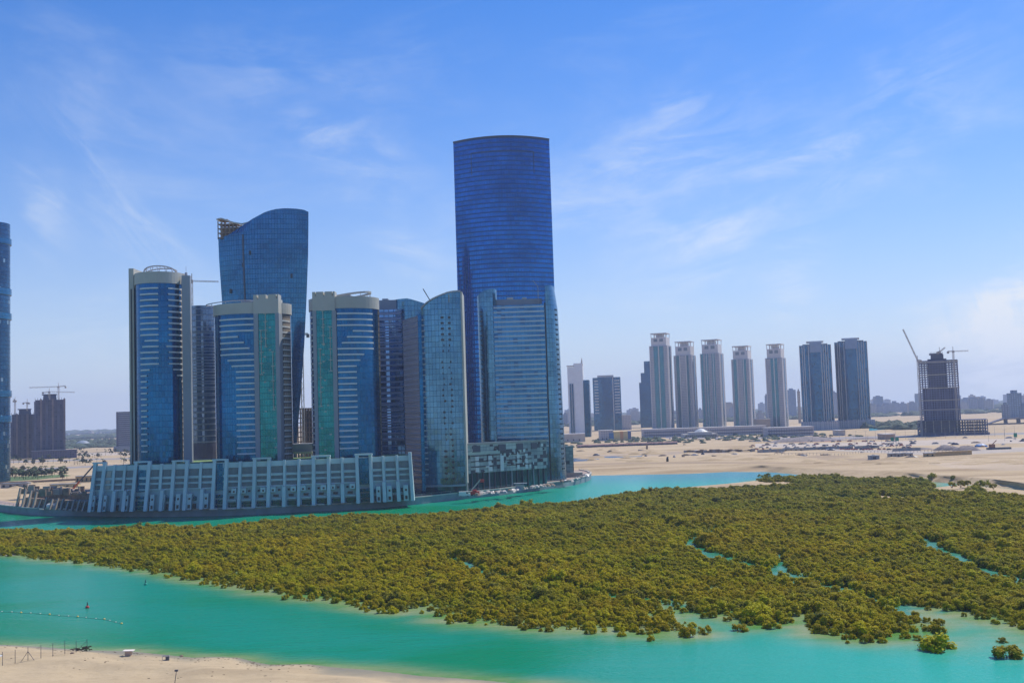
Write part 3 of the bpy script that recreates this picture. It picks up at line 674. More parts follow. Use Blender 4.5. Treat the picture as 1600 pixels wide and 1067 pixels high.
# --- hoop / violet tower and cylinder behind the frame towers
Y = 650; t = thing('violet_tower', 'violet blue banded tower with a curved drum on its right, behind the hoop tower', 'tower', (X(610, 700, Y+15), Y+15, ZL))
x0, x1 = xpx(584, Y), xpx(627, Y)
b = MB(); o_ = [(x0+(x1-x0)*k/8, Y+3*math.sin(math.pi*k/8)) for k in range(9)]+[(x1, Y+30), (x0, Y+30)]
b.prism(o_, ZL, Z(605, 483, Y)); part('glass_wall', b, MT['t4'], t)
b = MB(); b.box(x0-1, x1, Y+5, Y+28, Z(605, 484, Y), Z(605, 467.5, Y)); part('roof_block', b, MT['white2'], t)
b = MB(); b.box(xpx(595, Y), xpx(604, Y), Y+7, Y+15, Z(605, 468, Y), Z(605, 464.5, Y)); part('plant_room', b, MT['white2'], t)
cx = xpx(637, Y); a = xpx(662, Y)-cx+4
b = MB(); b.prism(ell(cx+3, Y+14, a, 14), ZL, lambda x, y: Z(637, 466, Y)-max(0, x-cx)*.32); part('drum', b, MT['teal'], t)
for i in range(23):
    z = Z(605, 490+8.9*i, Y); b = MB(); b.strip([(x0+.5+(x1-x0-1)*k/8, Y+3*math.sin(math.pi*k/8)-.05) for k in range(9)], z-.45, z+.45, .35); part('spandrel', b, plain('violet_spandrel', (.32, .35, .47)) if i == 0 else bpy.data.materials['violet_spandrel'], t)

# --- grid-glass tower with the curved crest
Y = 590; t = thing('crest_tower', 'grey blue glass tower with curved sloping crest and paired dark openings', 'tower', (X(690, 770, Y+12), Y+12, ZL))
x0, x1 = xpx(657.5, Y), xpx(719.5, Y); w_ = x1-x0
def fb(f_): return Y-3.2*(1-(2*f_-1)**2)
top = lambda x, y: Z(690, float(np.interp((x-x0)/w_, [0, .12, .3, .5, .7, .88, 1], [482, 474.5, 468, 463, 458.5, 456.5, 456.5])), Y)
n = 16; o_ = [(x0+w_*k/n, fb(k/n)) for k in range(n+1)]+[(x1, Y+24)]+[(x0+w_*(n-k)/n, Y+24) for k in range(1, n+1)]
zlb = Z(690, 757, Y)
b = MB(); b.prism(o_, zlb, top); part('glass_wall', b, MT['teal'], t)
o2 = [(x0+w_*k/n, fb(k/n)-.8) for k in range(n+1)]+[(x1+.3, Y+24), (x0, Y+24)]; b = MB(); b.prism(o2, zlb-1.0, zlb); part('canopy', b, MT['white2'], t)
b = MB(); b.prism([(x, y+1.5) for x, y in o_[:n+1]]+[(x1-1, Y+23), (x0+1, Y+23)], ZL, zlb-.9); part('lobby', b, MT['tint'], t)
b = MB(); b.box(x1-.05, x1+.9, Y-.1, Y+24, zlb, top(x1, 0)); part('edge_fin', b, MT['white'], t)
b = MB(); pts = [(x0+w_*k/12, fb(k/12)-.1, top(x0+w_*k/12, 0)+.2) for k in range(13)]
for p, q_ in zip(pts[:-1], pts[1:]): b.bar(p, q_, .8)
part('crest_edge', b, MT['steel'], t)
xc0, yc0 = xpx(628, 616), 616; xb_ = xpx(652, Y+2)
b = MB(); zt = Z(650, 493, Y); b.prism([(xc0, yc0), (xb_, Y+1.5), (xb_, Y+26), (xc0, yc0+26)], ZL, zt); part('side_wing', b, MT['brown'], t)
b = MB(); b.box(xb_-.05, x0, Y+2, Y+24, ZL, zt+1); part('seam_glass', b, MT['glassT'], t)
for i in range(29):
    z = Z(650, 504+8.65*i, Y); d_ = Vector((xb_-xc0, Y+1.5-yc0, 0)); b = MB(); 
    b.loft([[(xc0, yc0-.25, z-.35), (xb_, Y+1.25, z-.35), (xb_, Y+1.55, z-.35), (xc0, yc0+.05, z-.35)], [(xc0, yc0-.25, z+.35), (xb_, Y+1.25, z+.35), (xb_, Y+1.55, z+.35), (xc0, yc0+.05, z+.35)]]); part('spandrel', b, bpy.data.materials['violet_spandrel'], t)
for i in range(30):
    z = Z(690, 497+8.65*i, Y); wide = i < 5 or i > 23
    for px, k in ((690.5, 0), (701, 1)):
        if not wide and random.random() < .15: continue
        ww = 1.7 if wide else random.choice((.5, .8, 1.2)); dx = 0 if wide else random.uniform(-.7, .7)
        x = xpx(px, Y)+dx; f_ = (x-x0)/w_; b = MB(); b.box(x-ww/2, x+ww/2, fb(f_)-.12, fb(f_)+.5, z-.55, z+.55); part('window', b, MT['dark'], t)
for i in range(29):
    z = Z(660, 500+8.65*i, Y); b = MB(); b.box(x0+.1, x0+2.4, fb(0)-1.0, fb(0)+.6, z-.4, z+.4); part('balcony', b, MT['white2'], t)
b = MB(); x = xpx(703, Y)-.3; z = Z(703, 467, Y); b.box(x-.25, x+.25, fb(.7)-.5, fb(.7)+.2, z-2.0, z+2.0); part('gondola', b, MT['white'], t)
b = MB(); b.bar((X(672, 462, Y), Y+4, top(x0+w_*.3, 0)-.6), (X(660, 450, Y), Y+4, Z(660, 450, Y)), .5); part('roof_davit', b, MT['steel_dk'], t)

# --- banded slab tower in front of the tallest one
Y = 672; t = thing('banded_tower', 'blue glass slab with white floor bands between two rounded corner columns', 'tower', (X(812, 740, Y+15), Y+15, ZL))
x0, x1 = xpx(770, Y), xpx(850, Y); zt = Z(806, 476.5, Y)
b = MB(); b.box(x0, x1, Y, Y+28, ZL, zt); part('glass_wall', b, MT['t6'], t)
b = MB(); b.box(x0-1, x1-1.2, Y+4, Y+26, zt, Z(806, 466.5, Y)); part('roof_block', b, MT['white2'], t)
b = MB(); b.box(xpx(792, Y), xpx(802, Y), Y+8, Y+14, Z(806, 466.5, Y), Z(806, 462.5, Y)); b.box(xpx(816, Y), xpx(823, Y), Y+5, Y+9, Z(806, 466.5, Y), Z(806, 464, Y)); part('plant_room', b, MT['white'], t)
b = MB(); b.box(x1-.02, x1+.85, Y+1.0, Y+20, ZL, zt+1); part('dark_seam', b, MT['dark'], t)
for i in range(32):
    z = Z(806, 480+7.5*i, Y)
    if z < ZL+20: break
    b = MB(); b.box(x0+.3, x1-.3, Y-.35, Y+.2, z-.42, z+.42); part('floor_band', b, MT['stripe'], t)
# left corner column with slanted cut top
xl, xr = xpx(745.5, Y), xpx(770, Y); a = (xr-xl)/2+1.2; zL_ = Z(745, 463, Y); zR_ = Z(768, 453, Y)
b = MB(); b.prism(ell(xl+a, Y+6, a, 7.5), ZL, lambda x, y: zL_+(zR_-zL_)*(x-xl)/(2*a)-(y-Y-6)*.25); part('corner_column', b, MT['teal'], t)
# right corner column, widening downwards
zt = Z(860, 445.5, Y); rg = []
for k in range(9):
    z = ZL+(zt-ZL)*k/8; row = 750-305*k/8
    l_ = X(848.5+ (row-445)*.034, row, Y); l_ = x1+.8; r_ = X(float(np.interp(row, [445, 460, 500, 620, 750], [866, 870.5, 873.5, 879.5, 886.5])), row, Y); aa = (r_-l_)/2
    rg.append([(l_+2*aa*f_, Y+9-9.5*(1-abs(f_*1.02-.02)**3.2)-.0, z) for f_ in [q_/14 for q_ in range(15)]]+[(l_+2*aa, Y+24, z), (l_, Y+24, z)])
b = MB(); b.loft(rg[1:] if 0 else rg); part('corner_column', b, MT['teal'], t)
for i in range(33):
    z = Z(870, 483+7.8*i, Y)
    if z < ZL+6: break
    row = 483+7.8*i; r_ = X(float(np.interp(row, [445, 460, 500, 620, 750], [866, 870.5, 873.5, 879.5, 886.5])), row, Y); l_ = x1+.8; aa = (r_-l_)/2; c_ = l_+aa
    for f_ in (.50, .72):
        g_ = (f_+1)/2; x = l_+2*aa*g_; y = Y+9-9.5*(1-abs(g_*1.02-.02)**3.2); b = MB(); b.box(x-.4, x+.4, y-.12, y+.8, z-.5, z+.5); part('window', b, MT['dark'], t)
for i in range(26):
    z = Z(750, 487+7.5*i, Y); b = MB(); x = xl+2.2; b.box(x-.7, x+.7, Y-.6, Y+1, z-.35, z+.35); part('window', b, MT['dark'], t)
b = MB(); xg = X(841, 460, Y); b.bar((xg, Y+2, Z(841, 476, Y)), (xg, Y+2, Z(841, 447, Y)), .35); b.bar((xg, Y+2, Z(841, 447, Y)), (X(833, 438, Y), Y+2, Z(833, 438, Y)), .35); part('roof_davit', b, MT['steel'], t)

# --- the tallest tower
REF = 600
Y = 800; x0, x1 = xpx(719, Y+13), xpx(871.5, Y+13)
t = thing('tallest_tower', 'tallest tower of the skyline, smooth cobalt blue glass with a bowed front', 'tower', ((x0+x1)/2, Y+13, ZL))
def bow(l, r, yb, d, n=36):
    o = []
    for i in range(n+1): f_ = i/n; o.append((l+(r-l)*f_, yb-d*(1-(2*f_-1)**2)))
    for i in range(1, n): f_ = 1-i/n; o.append((l+(r-l)*f_, yb+d*(1-(2*f_-1)**2)))
    return o
zt = Z(784, 213, Y)
b = MB(); b.prism(bow(x0, x1, Y+14, 14), ZL, zt); part('glass_wall', b, MT['sky_tower'], t)
b = MB(); o_ = bow(x0-.2, x1+.2, Y+14, 14.3)[:37]; b.strip(o_, zt-.6, zt+.5, .2); part('roof_edge', b, MT['steel_dk'], t)
w_ = x1-x0
fy = lambda f_: Y+14-14*(1-(2*f_-1)**2)
b = MB(); za, zb = Z(740, 237, Y), Z(740, 271, Y)
for f_ in (.185, .83): x = x0+w_*f_; b.bar((x, fy(f_)-.05, zb), (x, fy(f_)-.05, za), .45)
b.strip([(x0+w_*(.185+.645*k/12), fy(.185+.645*k/12)) for k in range(13)], za-.2, za+.2, .15); part('facade_panel_frame', b, MT['steel_dk'], t)
b = MB()
for k in range(9):   # ribbed lower left corner
    f_ = .015+.018*k; b.bar((x0+w_*f_, fy(f_)-.3, ZL), (x0+w_*f_, fy(f_)-.3, Z(720, 400+25*(k % 3), Y)), .5)
part('mullion_rib', b, plain('cobalt_mullion', (.03, .08, .3), .3, .6), t)

# --- patchwork podium under it
pA = (xpx(725, 602, 740), 602.0); pB = (xpx(856, 640, 740), 640.0)
t = thing('patchwork_podium', 'half finished patchwork clad podium below the cobalt tower, dark glass at its foot', 'podium', ((pA[0]+pB[0])/2, 621, ZL))
d_ = Vector((pB[0]-pA[0], pB[1]-pA[1], 0)); L = d_.length; d_.normalize(); nrm = Vector((d_.y, -d_.x, 0))
Mt = Matrix((d_, -nrm, Vector((0, 0, 1)))).transposed().to_4x4(); Mt.translation = Vector((pA[0], pA[1], 0))
def pbox(x0, x1, y0, y1, z0, z1): 
    b = MB(); b.box(x0, x1, y0, y1, z0, z1, 0, Mt); return b
part('upper_wall', pbox(0, L, 0, 26, 13.0, 29.2), MT['patch'], t)
part('shopfront', pbox(0, L, 1.0, 26, ZL, 13.0), MT['tint'], t)
part('parapet', pbox(-.2, L+.2, -.35, 0, 28.6, 29.7), MT['concrete'], t)
for k in range(15): part('column', pbox(1.5+L*k/15, 2.0+L*k/15, .3, .98, ZL, 13), MT['steel_dk'] if k % 4 else MT['white2'], t)
for zz in (22.3, 19.2, 16.2): 
    part('dark_band', pbox(5, L*.42, -.25, .2, zz, zz+.55), MT['dark'], t); part('dark_band', pbox(L*.5, L*.8, -.25, .2, zz-.3, zz+.25), MT['dark'], t)
for k, (xa, wdt) in enumerate(((.13, .04), (.28, .045), (.52, .0), (.62, .03), (.72, .03))):
    for zz in (13.6, 16.9, 19.8):
        if wdt: part('pale_panel', pbox(L*xa, L*(xa+wdt), -.3, .2, zz, zz+2.4), MT['stripe'], t)
part('pale_panel', pbox(L*.42, L*.46, -.35, .2, 13.2, 22), MT['stripe'], t)
part('pale_panel', pbox(L*.02, L*.42, -.2, .2, 23.2, 25), plain('greenish_cladding', (.40, .47, .42)), t)
for k in range(44):
    xa = random.random()**.8*.95*L; zz = random.uniform(13.5, 27.6); ww = random.uniform(.6, 1.6)
    part('window', pbox(xa, xa+ww, -.28-.01*(k % 5), .2, zz, zz+random.uniform(.7, 1.8)), MT['dark'] if k % 3 else MT['stripe'], t)
for xa, ww in ((.10, .09), (.40, .09), (.62, .08), (.80, .07)):
    part('scaffold_panel', pbox(L*xa, L*(xa+ww), -.4, .2, 24.6, 28.2), MT['steel_dk'], t)
t = thing('stair_block', 'narrow white stair block at the left end of the patchwork podium', 'building', (xpx(723, 594, 740), 594, ZL))
b = MB(); b.box(xpx(721.5, 593, 740), xpx(730, 593, 740), 593, 600, ZL, 25.5); part('wall', b, MT['white2'], t)
for z_ in (20.5, 14, 6): b = MB(); b.box(xpx(724.5, 593, 740), xpx(726.5, 593, 740), 592.8, 593.2, z_, z_+1.2); part('window', b, MT['dark'], t)

# --- blue tower cut by the left edge of the picture
Y = 880; t = thing('edge_tower', 'slim dark blue glass tower cut off by the left edge of the photo', 'tower', (X(-18, 740, Y+20), Y+20, ZL))
xr = xpx(10, Y+12); a = 17; zt = Z(8, 344, Y)
b = MB(); b.prism(ell(xr-a, Y+16, a, 16), ZL, zt); part('glass_wall', b, curtain('edge_glass', (.012, .07, .16), (.03, .12, .23), 2.2, 3.4, (.02, .05, .1), .12, .1, dark=.03, darkc=(.25, .35, .42)), t)
for py in (378, 458, 497, 620, 660):
    b = MB(); b.lathe([(a+.1, 0), (a+.9, .5), (a+.9, 5.5), (a+.1, 6)], 40, c=(xr-a, Y+16, Z(8, py, Y))); part('collar', b, MT['wave'], t)
# ---------------------------------------------------------------- the far row of towers on the right
resi = curtain('pale_window_grid', (.05, .09, .17), (.10, .15, .24), 2.6, 3.4, (.50, .48, .47), .46, .36, metal=.1, rough=.4)
resi2 = curtain('pale_wall_small_windows', (.10, .14, .22), (.16, .2, .28), 3.4, 3.4, (.50, .47, .48), .68, .5, metal=.1, rough=.5)
pale = plain('far_pale_wall', (.60, .57, .55), .7, var=.06, scale=.02)
tealfar = curtain('far_teal_glass', (.015, .13, .18), (.03, .18, .23), 2, 3.4, (.01, .10, .14), .1, .12, metal=.6)
def LG(px, Y): return X(px, 600, Y)
def far_thing(name, label, cat, px, Y, rz=0, z=ZL, yref=600):
    return thing(name, label, cat, (X(px, yref, Y), Y, z), rz)
def lpart(root, name, mb, mat): return mb.build(name, mat, root)
def twr(label, pxl, pxr, ytop, ybase, D, crown, glass, mode=0):
    pc = (pxl+pxr)/2; yh = 647-.0323*(pc-800); D = D or (H-ZL)*F/(ybase-yh)
    aa = math.atan2(X(pc, 600, D), D); w_ = (pxr-pxl)*D/F; rz = -(aa+R(14))
    fw_, dp = w_*.80, w_*.80
    t = thing('residential_tower', label, 'tower', (X(pc, 600, D+dp/2), D+dp/2, ZL), rz)
    ht = Z(pc, ytop, D)-ZL; hc = crown*D/F; hw, hd = fw_/2, dp/2
    b = MB(); b.box(-hw, hw, -hd, hd, 0, ht-hc); lpart(t, 'window_wall', b, resi)
    b = MB(); b.box(-hw*.86, hw*.86, -hd*.86, hd*.86, ht-hc, ht-hc*.35); lpart(t, 'crown', b, pale)
    b = MB(); b.box(-hw*.92, hw*.92, -hd*.92, hd*.92, ht-1.6, ht); lpart(t, 'roof_slab', b, pale)
    b = MB()
    for i in range(6):
        x = -hw*.84+hw*1.68*i/5; b.box(x-.5, x+.5, -hd*.86, -hd*.8, ht-hc*.36, ht-1.5); b.box(x-.5, x+.5, hd*.8, hd*.86, ht-hc*.36, ht-1.5)
    b.box(-hw*.4, hw*.4, -hd*.4, hd*.4, ht-hc*.36, ht-3); lpart(t, 'pergola_column', b, pale)
    b = MB(); 
    for s in (-.55, .1): b.box(hw*s, hw*(s+.42), -hd*.86-.15, -hd*.86+.5, ht-hc*.68, ht-hc*.45)
    lpart(t, 'crown_louvre', b, MT['louvre'])
    for (g0, g1) in glass:
        b = MB(); b.box(-hw+g0*2*hw, -hw+g1*2*hw, -hd-.5, -hd+.5, 0, ht-hc-1); lpart(t, 'glass_strip', b, tealfar)
    for g in (0, .5, 1) if mode == 0 else (0, .32, .68, 1):
        b = MB(); b.box(-hw+g*2*hw-.9, -hw+g*2*hw+.9, -hd-1.0, -hd+.5, 0, ht-hc); lpart(t, 'pier', b, pale)
    b = MB(); b.box(hw-.3, hw+.5, -hd*.2, hd*.35, 0, ht-hc-2); lpart(t, 'glass_strip', b, MT['fartower'])
    return t
twr('tallest of the pale far towers, teal glass centre, left end of their row', 1017, 1052, 520, 671, 2250, 20, ((.22, .46), (.54, .78)))
twr('pale far tower close beside the tallest pale one', 1054.5, 1089.5, 533, 670, 2330, 22, ((.12, .30), (.66, .82)), 1)
twr('pale far tower with dark lattice centre, standing in the middle of the row', 1096, 1133, 530, 670, 2330, 22, ((.0, .14), (.24, .40), (.60, .76)), 1)
twr('pale far tower with flat projecting roof slab, fourth of the row', 1144.5, 1178.5, 540, 669, 2300, 21, ((.1, .28), (.62, .82)), 1)
twr('pale far tower beside the two broad blue ones', 1198, 1230, 537, 668, 2150, 22, ((.30, .47), (.53, .70)))
def blue_tower(label, pxl, pxr, ytop, ybase, D):
    pc = (pxl+pxr)/2; t = thing('broad_blue_tower', label, 'tower', (X(pc, 600, D+20), D+20, ZL), -math.atan2(X(pc, 600, D), D))
    w_ = (pxr-pxl)*D/F; hw = w_/2; ht = Z(pc, ytop, D)-ZL; n = 14
    o = [(-hw+w_*k/n, -14-4*(1-(2*k/n-1)**2)) for k in range(n+1)]+[(hw, 14), (-hw, 14)]
    b = MB(); b.prism(o, 14, ht-8); lpart(t, 'glass_wall', b, MT['fartower'])
    for k in (0, 1.2, 2.1, 4, 9.6, 10.6, 11.6, 12.6, 14):
        f_ = k/n; x = -hw+w_*f_; y = -14-4*(1-(2*f_-1)**2); b = MB(); b.box(x-.45, x+.45, y-.9, y+.5, 10, ht-8); lpart(t, 'fin', b, pale)
    b = MB(); b.box(-hw*.35, hw*.42, -18.6, 0, ht-20, ht-4); lpart(t, 'crown', b, plain('far_blue_pale', (.22, .30, .42)) if 'far_blue_pale' not in bpy.data.materials else bpy.data.materials['far_blue_pale'])
    b = MB(); b.box(-hw*.55, hw*.55, -14, 6, ht-4, ht-1.5); b.box(-hw*.8, hw*.8, -10, 4, ht-7, ht-6); lpart(t, 'roof_slab', b, pale)
    b = MB(); b.box(-hw*1.12, hw*1.25, -24, 14, 0, 14); lpart(t, 'base_block', b, resi2)
    for k in range(7): b = MB(); x = -hw+w_*k/6.5; b.box(x, x+1, -24.4, -23.9, 0, 15); lpart(t, 'base_pier', b, pale)
blue_tower('broad blue tower with white fins, left one of the pair', 1252.5, 1300, 531, 674, 1760)
blue_tower('broad blue tower with white fins, right one of the pair', 1308, 1356.5, 526, 672, 1800)

brightw = plain('bright_white_wall', (.72, .76, .80), .6, var=.05)
D = 1830; t = far_thing('spired_tower', 'white tower with pointed spire right of the quay towers', 'tower', 905, D, R(-8))
k_ = D/F
b = MB(); b.box(-17*k_, 5*k_, -12, 12, 0, Z(898, 574, D)-ZL); lpart(t, 'wall', b, brightw)
b = MB(); b.box(-7*k_, 7*k_, -13, 8, 0, Z(905, 568, D)-ZL); lpart(t, 'shaft', b, brightw)
b = MB(); z0 = Z(909, 570, D)-ZL; b.loft([[(3.5*k_, -12, z0-2), (7.5*k_, -12, z0-2), (7.5*k_, -9, z0-2), (3.5*k_, -9, z0-2)], [(6*k_, -12, z0+11), (6.6*k_, -12, z0+11), (6.6*k_, -11, z0+11), (6*k_, -11, z0+11)]]); lpart(t, 'spire', b, pale)
b = MB(); b.box(7*k_, 16*k_, -10, 14, 0, Z(914, 594, D)-ZL); lpart(t, 'side_wing', b, MT['fartower'])
b = MB(); b.box(-18*k_, -6*k_, -13, 5, Z(892, 573, D)-ZL, Z(892, 571.5, D)-ZL); lpart(t, 'roof_slab', b, pale)
for x in (-13, -9.5, 9, 14.5): b = MB(); b.box((x-.9)*k_, (x+.9)*k_, -13.6, -12, 0, Z(892, 600, D)-ZL); lpart(t, 'glass_strip', b, MT['wave'])
D = 2400; k_ = D/F; t = far_thing('office_block', 'dark blue office block with bright strips at its sides, right of the spired tower', 'office block', 948, D, R(-6))
ht = Z(948, 590, D)-ZL
b = MB(); b.box(-21.5*k_, 21.5*k_, -18, 18, 0, ht); lpart(t, 'glass_wall', b, MT['fartower'])
b = MB(); b.box(-14*k_, 11*k_, -14, 14, ht, ht+5); lpart(t, 'roof_block', b, pale)
for k in range(12):
    z = ht*(.32+.055*k)
    for xa, xb in ((-19, -13), (12, 20)): b = MB(); b.box(xa*k_, xb*k_, -18.4, -17.8, z, z+2.4); lpart(t, 'bright_strip', b, pale)
b = MB(); b.box(9*k_, 10.2*k_, -18.8, -18, 0, ht); lpart(t, 'fin', b, pale)
D = 2600; k_ = D/F; t = far_thing('stepped_tower', 'dark blue tower with stepped top left of the tallest pale tower', 'tower', 1012, D, R(-8))
for x0, x1, yt in ((-13, 9, 598), (-10, 9, 583), (-4.5, 9, 565)): b = MB(); b.box(x0*k_, x1*k_, -17+x0*.2, 15, 0, Z(1005, yt, D)-ZL); lpart(t, 'wing', b, MT['fartower'])

# long car park podium, mosque, coloured block, small blocks in front
D = 2120; rb = MT['rawblue']
for (l_, x0, x1, yt, yb, D, mat, cat, nm) in (
    ('long low grey blue car park block under the row of far towers', 1003, 1195, 668.5, 680.5, 2120, resi2, 'car park', 'car_park_block'),
    ('low curved pale car park block under the right half of the far row', 1195, 1268, 668, 681, 2050, resi2, 'car park', 'car_park_block'),
    ('beige windowless box building at the foot of the spired tower', 880, 913, 678.5, 690, 1560, MT['coping'], 'building', 'low_building'),
    ('small grey brown block right of the office block', 972, 986, 649, 671, 2500, resi2, 'building', 'low_building'),
    ('low pale block at the foot of the office block', 936, 957, 673, 688, 1650, resi2, 'building', 'low_building'),
    ('flat brown hall left of the first broad blue tower', 1180, 1202, 655, 668, 2500, plain('brown_render', (.35, .28, .22)), 'building', 'low_building'),
    ('small cream villa beyond the sand in front of the blue pair', 1305, 1316, 673, 680, 1500, MT['coping'], 'building', 'low_building'),
    ('brown shed with flat roof left of the skeleton tower', 1376, 1392, 679, 686, 1250, plain('shed_brown', (.38, .27, .20)), 'building', 'low_building')):
    D = 41.6*F/(yb-(647-.0323*((x0+x1)/2-800))); t = thing(nm, l_, cat, (X((x0+x1)/2, 670, D+12), D+12, ZL)); hw = (x1-x0)/2*D/F; zt = Z((x0+x1)/2, yt, D)-ZL
    b = MB(); b.box(-hw, hw, -12, 12, 0, zt); lpart(t, 'wall', b, mat)
    b = MB(); b.box(-hw-.4, hw+.4, -12.4, 12.4, zt, zt+.9); lpart(t, 'roof_slab', b, pale)
    if nm == 'car_park_block':
        for k in range(2): b = MB(); z = zt*(.25+.35*k); b.box(-hw+1, hw-1, -12.5, -11.8, z, z+1.2); lpart(t, 'parking_opening', b, rb)
    elif hw > 7:
        for k in range(3): b = MB(); x = -hw*.7+hw*.55*k; b.box(x, x+1.6, -12.2, -11.8, 2, 4); lpart(t, 'window', b, MT['dark'])
D = 1540; t = thing('coloured_block', 'building with blue, yellow and orange facade strips beyond the sand', 'building', (X(968, 680, D), D+12, ZL)); k_ = D/F
for nm, x0, x1, c_ in (('blue_front', -16, -9, (.08, .20, .38)), ('yellow_front', -9, 1, (.68, .52, .22)), ('orange_front', 1, 6, (.62, .30, .12)), ('yellow_front', 6, 13, (.66, .50, .24)), ('blue_front', 13, 18, (.08, .14, .30))):
    b = MB(); b.box(x0*k_, x1*k_, -12, 12, 0, Z(968, 674 if x0 > -10 else 676, D)-ZL); lpart(t, nm, b, plain('front_%d' % int(c_[0]*100), c_))
D = 1545; t = thing('domed_hall', 'low cream hall with tiered white roof in front of the car park block', 'hall', (X(1097, 676, D), D+20, ZL)); k_ = D/F
b = MB(); b.box(-27*k_, 26*k_, -15, 18, 0, 5); b.box(-17*k_, 17*k_, -12, 15, 5, 8); lpart(t, 'wall', b, MT['coping'])
for i in range(16): b = MB(); x = (-25+3.1*i)*k_; b.box(x, x+1.5, -15.3, -14.8, 1, 4); lpart(t, 'window', b, MT['dark'])
b = MB(); b.lathe([(11*k_, 0), (9*k_, 1.5), (6*k_, 2.0)], 16, c=(2*k_, 0, 8)); b.lathe([(7.5*k_, 0), (5*k_, 1.4), (1*k_, 2.6)], 16, c=(2*k_, 0, 10)); lpart(t, 'tiered_roof', b, MT['stripe'])

# ---------------------------------------------------------------- skeleton tower with cranes
def crane(label, px, py_base, D, py_top, jibs, zb=None, wdt=1.8, mat=None):
    mat = mat or MT['cranewhite']; x = X(px, (py_top+py_base)/2, D); z0 = Z(px, py_base, D) if zb is None else zb; z1 = Z(px, py_top, D); sc = D/F
    t = thing('tower_crane', label, 'crane', (x, D, z0)); h = z1-z0
    def lat(a, c, w_, n, th):
        b = MB(); a = Vector(a); c = Vector(c); d = (c-a).normalized(); s = Vector((0, 1, 0)) if abs(d.y) < .9 else Vector((1, 0, 0)); q_ = d.cross(s).normalized()*w_/2; s = s*w_/2
        P = [a+(c-a)*i/n for i in range(n+1)]
        for u_ in (q_+s, q_-s, -q_-s, -q_+s): b.bar(a+u_, c+u_, th)
        for i in range(n): b.bar(P[i]+q_-s, P[i+1]-q_-s, th*.7) if i % 2 else b.bar(P[i]-q_-s, P[i+1]+q_-s, th*.7)
        return b
    lpart(t, 'mast', lat((0, 0, 0), (0, 0, h), wdt, max(3, int(h/4)), wdt*.2), mat)
    for dx, dy in jibs:
        lpart(t, 'jib' if abs(dx)+abs(dy) > 12 else 'counter_jib', lat((0, 0, h-.5), (dx*sc, 0, h-.5-dy*sc), wdt*.7, 12, wdt*.2), mat)
        if abs(dx) < 12 and abs(dy) < 4: b = MB(); b.box(dx*sc-1, dx*sc+1, -1, 1, h-3, h-.5); lpart(t, 'counterweight', b, MT['concrete'])
    b = MB(); b.box(-wdt*.7, wdt*.7, -wdt, wdt*.5, h-2.2, h+.3); b.bar((0, 0, h), (0, 0, h+5), .5); lpart(t, 'cab', b, mat)
    return t
D = 1300; k_ = D/F; px0 = 1468
rb = MT['rawblue']
t = thing('skeleton_tower', 'unfinished concrete frame tower with open edges, standing on the sand at the right', 'unfinished tower', (X(px0, 615, D+22), D+22, ZL), -math.atan2(X(px0, 615, D), D))
zpx = lambda y: Z(px0, y, D)-ZL
hw = 29*k_
rbl = plain('slab_edge_concrete', (.15, .16, .26), .9, var=.2); nfl = 26; zb_ = zpx(657); zt_ = zpx(563)
for i in range(nfl+1):
    z = zb_+(zt_-zb_)*i/nfl; b = MB(); b.box(-hw, hw, -18, 18, z-.42, z+.42); lpart(t, 'floor_slab', b, rbl)
for i in range(15):
    x = -hw+.5+(2*hw-1)*i/14
    b = MB()
    b.box(x-.5, x+.5, -18.2, -17.2, zb_, zt_); lpart(t, 'column', b, rbl)
    b = MB(); b.box(x-.5, x+.5, 17.2, 18.2, zb_, zt_); lpart(t, 'column', b, rbl)
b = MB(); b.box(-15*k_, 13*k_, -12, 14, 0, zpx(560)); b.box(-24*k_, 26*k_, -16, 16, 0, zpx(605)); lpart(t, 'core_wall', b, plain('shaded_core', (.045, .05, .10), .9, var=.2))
for i in range(17):
    x = -24*k_+50*k_*i/16; b = MB(); b.box(x-.3, x+.3, -17.9, -16, zb_, zpx(606)); lpart(t, 'wall_panel', b, rbl)
for z in (zpx(565), zpx(585), zpx(606), zpx(625), zpx(640)): b = MB(); b.box(-hw-.3, hw+.3, -18.6, -17.8, z-.6, z+.6); lpart(t, 'edge_beam', b, MT['concrete'])
b = MB(); b.box(-10*k_, 9*k_, -10, 10, zpx(563), zpx(553)); b.box(-12*k_, 8*k_, -11, 11, zpx(553), zpx(551)); lpart(t, 'top_core', b, MT['rawblue'])
b = MB()
for i in range(9): b.bar((-10*k_+i*2.2*k_, -10, zpx(551)), (-10*k_+i*2.2*k_, -10, zpx(548.5)), .3)
lpart(t, 'starter_bars', b, MT['steel_dk'])
b = MB()
for i in range(6): z = zb_*i/5; b.box(-35*k_, 66*k_, -30, 30, z-.3, z+.3)
lpart(t, 'podium_slab', b, MT['rawblue'])
for i in range(27):
    x = (-34.5+100*i/26)*k_; b = MB(); b.box(x-.5, x+.5, -29.8, -28.8, 0, zb_); b.box(x-.5, x+.5, 28, 29, 0, zb_); lpart(t, 'podium_column', b, MT['concrete'] if i % 3 == 0 else MT['rawblue'])
b = MB(); b.box(-30*k_, 22*k_, -24, 24, 0, zb_-.5); lpart(t, 'podium_wall', b, MT['rawblue'])
b = MB(); b.box(-34*k_, 68*k_, -33, -31, 0, 3); lpart(t, 'hoarding', b, MT['rawblue'])
crane('pale luffing crane with steep boom at the left side of the skeleton tower', 1437, 680, D-8, 562, ((-20, -49), (5, 0)), ZL, 1.5)
crane('pale flat jib crane at the right side of the skeleton tower', 1493, 680, D-8, 548, ((24, 0), (-8, 0)), ZL, 1.5)
crane('small crane on the roof of the skeleton tower', 1468, 551, D, 549, ((9, -6.5), (-3, 0)), None, 1.6)

